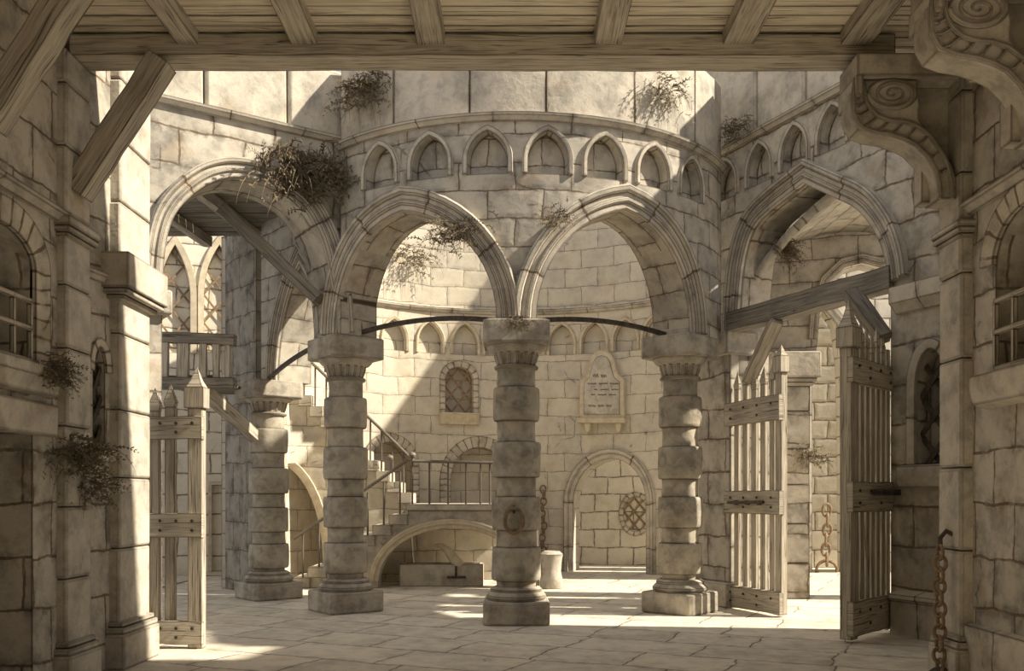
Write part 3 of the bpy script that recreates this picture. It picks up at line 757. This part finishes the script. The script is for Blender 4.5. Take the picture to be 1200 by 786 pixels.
# ================================================================== SCROLL BRACKETS
def bracket(label, dx, dy):
    D0 = 7.9; fn = lambda x, z, d: Vector((x+dx, D0+dy+d, z)); G = lambda a, b: (gx(a, D0), gz(b, D0))
    t = thing('scroll_bracket', label, 'bracket', (3.4+dx, D0+dy+.15, gz(230, D0)), 'carved scroll brackets under the ceiling beams')
    bx = MB(); x0, x1 = gx(1003, D0), 3.80; 
    MB().box(x0+dx, x1+dx, D0+dy-.04, D0+dy+.40, gz(91, D0), gz(64, D0)).build('block', S_col, t, bevel=.012)
    MB().box(x0+dx-.01, x0+dx+.05, D0+dy-.05, D0+dy+.41, gz(114, D0), gz(89, D0)).build('end_fascia', S_col, t, bevel=.012)
    outer = [(1003, 92), (1000, 114), (1000, 122), (1001, 134), (1009, 148), (1025, 154), (1044, 157), (1060, 162), (1074, 169), (1087, 182), (1097, 199), (1101, 214), (1102, 232)]
    inner = [(1125, 232), (1124, 215), (1117, 192), (1107, 174), (1097, 161), (1086, 149), (1078, 138), (1079, 122), (1076, 92)]
    poly = [G(*p) for p in outer+inner]
    MB().prism(poly, fn, .02, .30).build('scroll_body', S_col, t, bevel=.008)
    # raised bands following the S curve
    fr = lambda u, z, d: Vector((u+dx, D0+dy+.02-d, z))
    inn = [(1013, 98), (1014, 110), (1016, 119), (1021, 128), (1030, 136), (1044, 141), (1060, 142), (1075, 147), (1090, 158), (1103, 176), (1112, 197), (1116, 218), (1117, 232)]
    for L_, r_ in ((outer, .022), (inn, .02)): MB().tube([fr(*G(*p), .012) for p in L_], r_, 8).build('edge_band', S_pier, t)
    for i in range(1, len(outer)-2):
        a = G(*outer[i]); b_ = G(*inn[i]); MB().tube([fr(*a, .01), fr((a[0]+b_[0])/2-.01, (a[1]+b_[1])/2-.03, .022), fr(*b_, .01)], .011, 6).build('leaf_carving', S_col, t)
    cx_, cz_ = G(1046, 110); sp = []
    for i in range(52):
        a = math.pi*1.0+i*.30; rr = .205*(1-i/54.0); sp.append(fr(cx_+rr*math.cos(a), cz_+rr*.64*math.sin(a), .02))
    MB().tube(sp, .02, 8, taper=[.022*(1-i/80) for i in range(52)]).build('volute', S_pier, t)
    d_ = [(cx_+.215*math.cos(2*math.pi*i/28), cz_+.135*math.sin(2*math.pi*i/28)) for i in range(28)]
    MB().prism(d_, fn, .0, .32).build('volute_disc', S_col, t, bevel=.01)
    MB().box(gx(1058, D0)+dx, 3.80+dx, D0+dy+.2, D0+dy+.36, gz(160, D0), gz(90, D0)).box(gx(1080, D0+.2)+dx, 3.80+dx, D0+dy+.2, D0+dy+.36, gz(228, D0), gz(160, D0)).build('back_panel', S_col, t)
bracket('carved stone scroll bracket carrying the right end of the long beam', 0, 0)
bracket('nearer carved stone scroll bracket cut by the top right corner', .04, -1.38)

# ================================================================== TIMBER BRACES
D = 8.12
tag(MB().beam((gx(90, D), D, gz(226, D)), (gx(191, D), D, gz(72, D)), .19, .22, up=(0, 1, 0), seg=8, jit=.008, seed=3).build('timber_brace', W_beam), 'diagonal timber brace from the near left pilaster up to the long beam', 'brace')
dy = -1.45
tag(MB().beam((gx(92, D)+.02, D+dy, gz(224, D)), (gx(196, D), D+dy, gz(64, D)), .19, .22, up=(0, 1, 0), seg=8, jit=.008, seed=5).build('timber_brace', W_beam), 'nearer diagonal timber brace in the top left corner', 'brace')
tag(MB().beam((gx(262, 13.2), 13.2, gz(245, 13.2)), (gx(374, 12.95), 12.95, gz(352, 12.95)), .18, .2, up=(0, 1, 0), seg=6, jit=.008, seed=6).build('timber_brace', W_dark), 'dark slanting timber inside the great round arch', 'brace')
# timber floor seen inside the arch
t = thing('timber_floor', 'dark timber floor seen from below inside the round arch', 'floor boards', (-5, 14, 6.0))
m = MB()
for k in range(12): m.beam((-6.6, 12.9+k*.26, 6.05), (-3.4, 12.9+k*.26, 6.05), .25, .05, seg=3, seed=k)
m.build('boards', W_dark, t)
for k in range(3): MB().beam((-6.4+k*.95, 12.3+.0*k, 5.93), (-6.1+k*.95, 15.9, 5.93), .15, .16, seg=4, seed=k+9).build('joist', W_beam, t)
# broken lintel beam across the gate arch
pa = WR(*WR.un(868, 379), .14); pb = WR(*WR.un(1047, 325), -.05)
tag(MB().beam(pa, pb, .26, .27, seg=8, jit=.010, seed=8).build('lintel_beam', W_dark), 'dark timber beam laid across the gate arch at springing height', 'beam')
p0 = WR(*WR.un(887, 447), .15); p1 = WR(*WR.un(921, 376), .15)
tag(MB().beam(p0, p1, .17, .17, up=(0, 1, 0), seg=4, jit=.006, seed=10).build('timber_strut', W_beam), 'short strut under the left end of the gate arch beam', 'strut')
p0 = WR(*WR.un(1045, 398), .12); p1 = WR(*WR.un(1006, 344), .12)
tag(MB().beam(p0, p1, .17, .17, up=(0, 1, 0), seg=4, jit=.006, seed=11).build('timber_strut', W_dark), 'short strut under the right end of the gate arch beam', 'strut')

# ================================================================== GATES
def gate(label, h, f_, zlo, ztop, rails, nb, bw, stile_w, zst, ztip, mat, bars_top, hinge_stile=True, slit=.6, group='wooden picket gates', barw=None, barpos=None, rmat=None):
    h = Vector((h[0], h[1], 0)); f_ = Vector((f_[0], f_[1], 0)); dr_ = (f_-h).normalized(); L = (f_-h).length; nrm = Vector((dr_.y, -dr_.x, 0)); nrm = nrm if nrm.dot(-h) > 0 else -nrm
    rot = math.atan2(dr_.y, dr_.x); t = thing('gate_leaf', label, 'gate', tuple(h), group)
    def at(k, d=0): return h+dr_*k+nrm*d
    c = at(L-stile_w/2)
    st = MB().obox(c, stile_w, stile_w*.8, zlo, zst, rot, True).build('stile', mat, t, bevel=.008)
    m = MB(); m.obox(c, stile_w*1.35, stile_w*1.15, zst, zst+.22, rot, True)
    cc = [c+Matrix.Rotation(rot, 3, 'Z') @ Vector((a*stile_w*.6, b_*stile_w*.5, 0)) for a, b_ in ((-1, -1), (1, -1), (1, 1), (-1, 1))]
    prof = [(1, zst+.22), (.55, zst+.22+(ztip-zst-.22)*.35), (.28, zst+.22+(ztip-zst-.22)*.7), (.03, ztip)]
    for i in range(3):
        for k in range(4):
            q = lambda kk, j: Vector(((cc[kk % 4]-c)*prof[j][0]+c).to_tuple()[:2]+(prof[j][1],))
            m.face([q(k, i), q(k+1, i), q(k+1, i+1), q(k, i+1)])
    m.build('finial', mat, st)
    if hinge_stile:
        MB().obox(at(.04), .08, .07, zlo, zst+.1, rot, True).build('hinge_stile', mat, t, bevel=.006)
    usable = L-stile_w-.10; bwid = barw or usable/nb*slit
    for k in range(nb):
        u = barpos[k] if barpos else .10+usable*(k+.5)/nb; b0_ = at(u); zt = bars_top+.05*math.sin(k*2.1)
        m = MB().obox(b0_, bwid, .05, zlo+.06, zt, rot, True)
        A_ = [b0_+Matrix.Rotation(rot, 3, 'Z') @ Vector((a*bwid*.5, b_*.025, 0)) for a, b_ in ((-1, -1), (1, -1), (1, 1), (-1, 1))]
        mid = [(p-b0_)*1.25+b0_ for p in A_]
        for i in range(4):
            j = (i+1) % 4; z = lambda p, zz_: Vector((p.x, p.y, zz_))
            m.face([z(A_[i], zt), z(A_[j], zt), z(mid[j], zt+.06), z(mid[i], zt+.06)])
            m.face([z(mid[i], zt+.06), z(mid[j], zt+.06), z(b0_, zt+.26)])
        m.build('picket', mat, t)
    for i, (za, zb_, th) in enumerate(rails):
        rl = MB().beam(at(-.02, .045)+Vector((0, 0, (za+zb_)/2)), at(L+.01, .055)+Vector((0, 0, (za+zb_)/2)), th, zb_-za, seg=5, jit=.008, seed=i+2).build('rail', rmat or mat, t)
        for k in range(4):
            for zz_ in ((za*.3+zb_*.7), (za*.7+zb_*.3)):
                if (k+i) % 2 and zz_ < (za+zb_)/2: continue
                q = at(L*(.12+.25*k), .055+th/2)+Vector((0, 0, zz_)); MB().tube([q, q+nrm*.012], .018, 8).build('bolt', IRON, rl)
    return t, at, nrm, L
gL, atL, nL, LL = gate('left leaf of the picket gate in the right archway', (gx(855, 13.75), 13.75), (gx(919, 12.55), 12.55), .03, 3.2, [(2.64, 2.98, .07), (1.37, 1.70, .07), (0.03, .33, .07)], 5, .09, .13, 3.28, 3.66, W_pale, 3.16, slit=.5, rmat=W_beam)
m = MB()
for k, dz in ((.35, 0), (.62, 0), (.9, .01)):
    q = atL(k, .10)+Vector((0, 0, 1.53)); m.tube([q, q+nL*.05], .035, 10)
m.tube([atL(.15, .13)+Vector((0, 0, 1.53)), atL(1.0, .13)+Vector((0, 0, 1.54))], .022, 8); m.build('bolt_bar', IRON, gL)
gR, atR, nR, LR = gate('right leaf of the picket gate, swung open toward the hall', (gx(1040, 11.15), 11.15), (gx(991, 10.3), 10.3), .04, 3.3, [(2.86, 3.14, .07), (1.44, 1.78, .08), (.08, .46, .07)], 6, .08, .17, 3.25, 3.80, W_pale, 3.30, slit=.5)
m = MB(); q = Vector((0, 0, 1.66)); m.tube([atR(.02, .15)+q, atR(.75, .15)+q], .03, 10)
for k in (.1, .35, .6): m.tube([atR(k, .07)+q, atR(k, .19)+q], .035, 8)
m.build('bolt_bar', IRON, gR)
gl2, atG, nG, LG = gate('picket gate leaf with pointed post, beside the left pilaster', (gx(165, 10.05), 10.05), (gx(239, 10.0), 10.0), 0.0, 2.5, [(2.22, 2.46, .07), (1.18, 1.43, .07), (.05, .29, .07)], 2, .12, .155, 2.55, 3.0, W_beam, 2.52, barw=.11, barpos=[.16, .33])

# ---- wooden balcony behind the left arch
D = 13.4
t = thing('wooden_balcony', 'dark wooden balcony with slatted parapet behind the left arch', 'balcony', (gx(225, D), D, gz(450, D)))
MB().beam((gx(165, D), D, gz(394, D)), (gx(276, D), D, gz(399, D)), .12, .15, seg=5, seed=1).build('top_rail', W_dark, t)
MB().beam((gx(165, D), D, gz(449, D)), (gx(276, D), D, gz(449, D)), .16, .16, seg=5, seed=2).build('floor_beam', W_dark, t)
for k, (a, b_) in enumerate(((183, 198), (208, 222), (235, 243), (250, 258), (264, 271))):
    MB().beam((gx((a+b_)/2, D), D-.02, gz(446, D)), (gx((a+b_)/2, D), D-.02, gz(398, D)), gx(b_, D)-gx(a, D), .06, up=(0, 1, 0), seg=3, seed=k).build('slat', W_beam, t)
m = MB()
for k in range(9): m.beam((gx(165, D), D+.15+k*.24, gz(449, D)+.1), (gx(272, D)-.3, D+.15+k*.24, gz(449, D)+.1), .23, .04, seg=2, seed=k)
m.build('deck', W_dark, t)
MB().beam((gx(238, D), D, gz(456, D)), (gx(280, D), D+1.9, gz(530, D+1.9)), .15, .17, seg=4, seed=7).build('brace', W_beam, t)

# ================================================================== STAIRS
D1 = 16.6; FS = Plane((gx(345, D1), D1), (gx(632, D1), D1)); fs = FS.un
x_l = gx(345, D1); x_t = gx(478, D1); zl = 1.49; ns = 7; run = (x_t-x_l)/ns; rise = zl/(ns+1)
t = thing('stone_staircase', 'pale stone staircase with arched landing against the back wall', 'staircase', (-1.5, D1, 0))
o = [(0, 0)]
for i in range(ns): o += [(i*run, (i+1)*rise-.02), ((i+1)*run, (i+1)*rise-.02)]
o += [(ns*run, zl-.12), (FS.L, zl-.12), (FS.L, 0)]
a0, a1 = fs(444, 650)[0], fs(616, 650)[0]
ar = rounded(a0, a1, 0.12, 1.06)
o = o+[(a1, 0)]+list(reversed(ar))+[(a0, 0)]
wall(FS, o, [], [], .35).build('front_wall', S_pier, t)
sweep(FS, ar, [(0, -.02), (0, .05), (.06, .06), (.08, .09), (.13, .09), (.15, .05), (.17, .04), (.17, -.02)]).build('arch_moulding', PALE, t)
for i in range(ns):
    MB().box(x_l+i*run-.05, x_l+(i+1)*run, D1-.05, D1+1.0, i*rise+.0, (i+1)*rise).build('step', S_pier, t, bevel=.012)
MB().box(x_t-.04, gx(632, D1), D1-.06, 19.6, zl-.12, zl).build('landing', S_pier, t, bevel=.012)
MB().box(x_t-1.2, gx(632, D1), 18.3, 18.6, 0, zl-.13).build('inner_wall', S_back, t)
# upper flight
D2 = 17.75; n2 = 11; xs, xe = -1.95, -4.25; r2 = (xs-xe)/n2; h2 = 2.25/n2
for i in range(n2):
    xa = xs-(i+1)*r2; MB().box(xa, xa+r2+.05, D2-.04, D2+.85, zl+i*h2, zl+(i+1)*h2).build('upper_step', S_back, t, bevel=.01)
FU = Plane((xe, D2), (xs+.1, D2)); fu = FU.un
o = [(0, 0)]; 
cA = fu(322, 600)[0]; rA = fu(379, 600)[0]-cA
o = [(max(0, cA-rA)+.0, 0)]
arc2 = [(cA+rA*math.cos(q), max(0, .35)+1.9*math.sin(q)) for q in [math.pi*.62-(math.pi*.62)*i/14 for i in range(15)]]
arc2 = [(max(.02, a), b_) for a, b_ in arc2]
o = [(0, arc2[0][1]+.001)]+arc2+[(arc2[-1][0], 0), (xs+.1-xe, 0)]
for i in range(n2): o += [((xs-i*r2)-xe, zl+i*h2), ((xs-i*r2)-xe, zl+(i+1)*h2-.02)]
o += [(0, zl+2.2)]
wall(FU, o, [], [], .3).build('upper_wall', S_back, t)
sweep(FU, arc2[1:], [(0, -.02), (0, .05), (.08, .06), (.15, .06), (.16, -.02)]).build('upper_arch_moulding', PALE, t)
# railings
def railing(label, pts, bal, rr=.028, knob=None):
    t = thing('iron_railing', label, 'railing', tuple(pts[0]), 'railings of the staircase')
    m = MB().tube(pts, rr, 8) if len(pts) > 1 else None
    m.build('handrail', W_dark, t)
    for (a, b_) in bal: MB().tube([a, b_], rr*.62, 8).build('baluster', W_dark, t)
    if knob:
        MB().lathe([(0.001, knob[2]-.06), (.05, knob[2]-.04), (.065, knob[2]), (.05, knob[2]+.04), (.001, knob[2]+.06)], (knob[0], knob[1]), 14).build('knob', W_dark, t)
yr = D1-.0; zr = gz(540, D1)
bl = [((gx(x, D1), yr+.03, zl), (gx(x, D1), yr+.03, zr)) for x in (503, 525, 546, 563, 574, 600, 618)]
bl = [((gx(483, D1), yr+.03, zl), (gx(483, D1), yr+.03, gz(536, D1)))]+bl
railing('level iron railing along the staircase landing', [(gx(483, D1), yr+.03, zr), (gx(628, D1), yr+.03, zr-.05)], bl, knob=(gx(483, D1), yr+.03, gz(533, D1)))
bl = []
for i in range(ns):
    x = x_l+(i+.5)*run; bl.append(((x, D1+.03, (i+1)*rise), (x, D1+.03, (i+1)*rise+.76)))
railing('sloping railing of the lower stair flight', [(x_l-.02, D1+.03, rise*.6+.76), (x_t, D1+.03, zl+.78)], bl)
bl = [((xs-(i+.5)*r2, D2+.03, zl+(i+1)*h2), (xs-(i+.5)*r2, D2+.03, zl+(i+1)*h2+.78)) for i in range(n2)]
railing('steep railing of the upper stair flight', [(xs+.1, D2+.03, zl+.80), (xe+.1, D2+.03, zl+2.15+.86)], bl, knob=(gx(457, D2), D2+.03, gz(536, D2)))

# ---- stone trough under the landing
t = thing('stone_trough', 'pale stone trough under the arch of the landing', 'trough', (gx(517, 16.95), 17.1, 0))
x0, x1 = gx(468, 16.95), gx(566, 16.95); zt = gz(661, 16.95)
m = MB(); fr = Plane((x0, 0), (x1, 0)); w_ = .07
m.box(x0, x1, 16.95, 16.95+w_, 0, zt).box(x0, x1, 17.45-w_, 17.45, 0, zt).box(x0, x0+w_, 16.95+w_, 17.45-w_, 0, zt).box(x1-w_, x1, 16.95+w_, 17.45-w_, 0, zt).box(x0+w_, x1-w_, 16.95+w_, 17.45-w_, 0, zt-.13)
m.build('basin', S_pier, t)
a = gx(528, 16.95); z = gz(676, 16.95)
MB().tube([(a-.06, 16.93, z), (a+.28, 16.93, z)], .022, 8).tube([(a+.1, 16.95, z), (a+.1, 16.93, gz(663, 16.95))], .02, 8).build('iron_handle', IRON, t)
pts = [(gx(x, 17.0), 17.0+(.04 if i else .1), gz(y, 17.0)) for i, (x, y) in enumerate(((509, 640), (516, 639), (523, 644), (529, 651), (534, 658), (538, 664)))]
tag(MB().tube(pts, .05, 10, taper=[.03, .05, .065, .085, .105, .12]).build('leaning_sheaf', PALE), 'pale curved sheaf leaning in the stone trough', 'sheaf')
# stone stump right of the central column
t0 = MB().lathe([(.001, 0), (.20, 0), (.21, .1), (.17, .3), (.19, .52), (.21, .60), (.14, .66), (.001, .62)], (gx(646, 16.6), 16.6), 14)
tag(t0.build('stone_stump', S_pier), 'broken stone stump behind the central column, under the hanging chain', 'stump')

# ---- tablet with illegible inscription
TF = Plane(tuple(back(U(681, 450)[0], 0, .02).to_2d()), tuple(back(U(733, 450)[0], 0, .02).to_2d())); tu = TF.un
t = thing('stone_tablet', 'shouldered stone tablet with faded writing on the back wall', 'tablet', tuple(TF(TF.L/2, tu(707, 500)[1])))
tp = [(681, 492), (681, 446), (688, 440), (691, 430), (692, 423), (696, 416), (701, 412), (707, 411), (713, 412), (718, 416), (722, 423), (723, 431), (726, 439), (733, 444), (733, 492)]
MB().prism([tu(*p) for p in tp], TF, -.05, .10).build('frame', PALE, t, bevel=.01)
tp2 = [(686, 486), (686, 449), (692, 443), (695, 433), (697, 425), (701, 419), (707, 417), (713, 419), (717, 425), (719, 434), (721, 442), (728, 448), (728, 486)]
MB().prism([tu(*p) for p in tp2], TF, .1, .115).build('face', S_pier, t)
m = MB(); rn = random.Random(3)
for (x0, x1, y, am) in ((697, 716, 441, 4), (691, 724, 450, 2), (698, 722, 457, 1.5), (695, 720, 463, 1.5), (692, 724, 476, 3)):
    x = x0
    while x < x1-2:
        n_ = rn.randint(3, 6); P_ = []
        for k in range(n_*2): P_.append(TF(*tu(x+k*.9, y+(am*.5 if k % 2 else -am*.5)*rn.uniform(.5, 1.2)), .118))
        m.tube(P_, .0065, 5); x += n_*1.8+2.2
m.build('inscription', IRON, t)
MB().prism([tu(*p) for p in ((679, 496), (679, 490), (735, 490), (735, 496))], TF, -.05, .17).build('ledge', PALE, t, bevel=.01)
for a in (686, 722): MB().prism([tu(*p) for p in ((a, 496), (a+8, 496), (a+7, 506), (a+3, 508))], TF, -.05, .12).build('corbel', PALE, t, bevel=.008)
# round grated window beyond the doorway
c = WD.un(745, 602); r_ = .36
p = [(c[0]+r_*.8*math.cos(2*math.pi*i/24), c[1]+r_*1.15*math.sin(2*math.pi*i/24)) for i in range(25)]
w8 = sweep(WD, list(reversed(p)), [(0, -.02), (0, .05), (.1, .06), (.12, -.02)]).build('window_8', S_vous); struct(w8, 'round grated window in the court wall')
lattice(WD, p[:-1], .03, .2, .02).build('grate', RUST, w8)

# ================================================================== CHAINS
def chain(label, top, n, L_=.13, W_=.085, r=.014, mat=IRON, face=0, wob=.015, hook=True, group='hanging iron chains'):
    t = thing('iron_chain', label, 'chain', (top[0], top[1], top[2]-n*L_*.78), group)
    for k in range(n):
        zc = top[2]-(k+.5)*L_*.78; rot = face+(R(70) if k % 2 else R(15)); P_ = []
        for i in range(16):
            a = 2*math.pi*i/16; x = W_/2*math.cos(a); z = (L_/2)*math.sin(a)
            P_.append((top[0]+x*math.cos(rot)+wob*math.sin(k*1.3), top[1]+x*math.sin(rot), zc+z))
        MB().tube(P_, r, 7, closed=True).build('link', mat, t)
    return t
xc = gx(1106, 7.88)
D = 7.74
ch = chain('long iron chain hanging on the right pilaster', (gx(1104, 8.0)-.02, 8.0, gz(640, 8.0)), 11, .125, .09, .016, RUST, R(80), .006)
MB().tube([(3.78, 8.0, gz(628, 8)), (3.70, 8.0, gz(622, 8)), (3.65, 8.0, gz(630, 8)), (3.65, 8.0, gz(645, 8))], .022, 8).build('hook', IRON, ch)
zl_ = gz(640, 8.0)-11*.125*.78
MB().tube([(3.66+.07*math.cos(q), 8.0-.10*math.cos(q), zl_-.10+.12*math.sin(q)) for q in [R(-30)+R(240)*i/14 for i in range(15)]], .028, 8).build('shackle', IRON, ch)
p = back(U(637, 600)[0], 0, .1)
chain('rusty chain hanging on the back wall beside the round doorway', (p.x, p.y, 1.85), 12, .17, .13, .018, RUST, 0, .02)
p = WQ(WQ.un(967, 600)[0]+.0, 0, .1)
ch = chain('chain hanging in the bright passage beyond the gates', (p.x, p.y, gz(592, 20.1)), 6, .27, .2, .03, RUST, 0, .02)
z = gz(592, 20.1)-6*.27*.78
MB().tube([(p.x+.22*math.cos(q), p.y, z-.12+.2*math.sin(q)) for q in [R(-40)+R(260)*i/14 for i in range(15)]], .035, 8).build('shackle', RUST, ch)

# ================================================================== WEEDS
def weed(label, base, nrm, size, droop=1.0, n=90, seed=0, up=.5, hang=.5, side=0):
    r_ = random.Random(seed); m = MB(); base = Vector(base); nrm = Vector(nrm).normalized(); sdv = Vector((0, 0, 1)).cross(nrm).normalized()
    for i in range(n):
        root = base+sdv*r_.gauss(0, .28)*size+nrm*r_.uniform(0, .03)+Vector((0, 0, r_.gauss(0, .16)*size))
        hang_ = r_.random() < hang; th = r_.uniform(-1.3, 1.3)+side*.6
        d = (sdv*math.sin(th)+nrm*r_.uniform(.25, .8)+Vector((0, 0, 1))*math.cos(th)*up).normalized()
        L = size*r_.uniform(.25, .6)*(1.6 if hang_ else 1); k = 6; P_ = [root]
        p = root.copy(); v = d.copy()
        for j in range(k):
            v = (v+Vector((0, 0, -1))*droop*(.55 if hang_ else .22)*r_.uniform(.7, 1.3)).normalized(); p = p+v*L/k
            q = p-base; dn = q.dot(nrm)
            if dn < .015: p = p+nrm*(.015-dn)
            P_.append(p.copy())
        wd = size*(.010 if hang_ else .014)
        for j in range(k):
            a, b_ = P_[j], P_[j+1]; s1 = (b_-a).cross(nrm).normalized(); w0 = wd*(1-j/k); w1_ = wd*(1-(j+1)/k)
            m.face([a-s1*w0, a+s1*w0, b_+s1*w1_, b_-s1*w1_], smooth=False)
            if not hang_ or j < 3:                     # small leaves off the stem
                for sg in (-1, 1):
                    if r_.random() < .75:
                        l = size*r_.uniform(.035, .075); t_ = (b_-a).normalized(); ld = (s1*sg+t_*.6+nrm*r_.uniform(-.2, .5)).normalized(); lw = t_*l*.32
                        m.face([b_, b_+ld*l*.5+lw, b_+ld*l, b_+ld*l*.5-lw])
    return tag(m.build('hanging_weed', WEED, merge=False), label, 'plant', 'weeds growing from the masonry')
def on(fr, px, py, d=.03): u, z = fr.un(px, py); return fr(u, z, d), (fr(u, z, 1)-fr(u, z, 0))
def W_(lab, fr, px, py, size, **k): p, n_ = on(fr, px, py, k.pop('d', .05)); return weed(lab, p, n_, size, **k)
W_('dark tuft of weed on the drum rim, top left of the arcade', drum, 432, 106, .72, n=150, seed=1, hang=.45, side=.5, d=.04)
W_('bushy dry plant sprouting from the right shoulder of the round arch', WL, 352, 210, .95, n=260, seed=2, hang=.35, droop=.7, d=.1)
W_('small weed hanging in the left pointed arch, beside its right shoulder', drum, 537, 275, .55, n=110, seed=3, hang=.6, d=.08)
W_('small tuft on the masonry left of the right pointed arch', drum, 648, 258, .36, n=70, seed=4, hang=.3, d=.12)
W_('trailing weed on the drum rim at the upper right', drum, 776, 108, .58, n=80, seed=5, hang=.7, droop=1.3, d=.04)
W_('weed growing at the cornice of the right wall', WR, 873, 152, .52, n=90, seed=6, hang=.4, d=.10)
weed('star shaped weed growing from the vault inside the gate arch', (gx(918, 13.5), 13.5, gz(290, 13.5)), (.5, -.6, -.5), .5, n=130, seed=7, hang=.3)
p, n_ = on(frL, 42, 436, .12); weed('dark weed on the stone sill at the left edge', p, n_, .42, n=110, seed=8, hang=.3)
weed('leafy plant climbing on the near left pilaster, upper clump', (-3.74, 8.05, gz(530, 8.05)), (1, -.4, 0), .50, n=150, seed=9, hang=.4)
weed('leafy plant on the near left pilaster, lower clump', (-3.72, 8.3, gz(568, 8.3)), (1, -.4, 0), .38, n=110, seed=10, hang=.5)
weed('small weed on the passage pier behind the gate', (xb+.02 if False else gx(946, 14.75), 14.75, gz(535, 14.75)), (.3, -1, 0), .5, n=90, seed=11, hang=.5)
p = pc(aC); weed('dark moss tuft on the capital of the central column', (p[0], p[1]-.40, gz(378, 11.7)), (0, -1, 0), .26, n=90, seed=12, hang=.4)
W_('wispy weed hanging at the back wall seen through the left arch', back, 479, 300, .8, n=60, seed=13, hang=.8, d=.1)
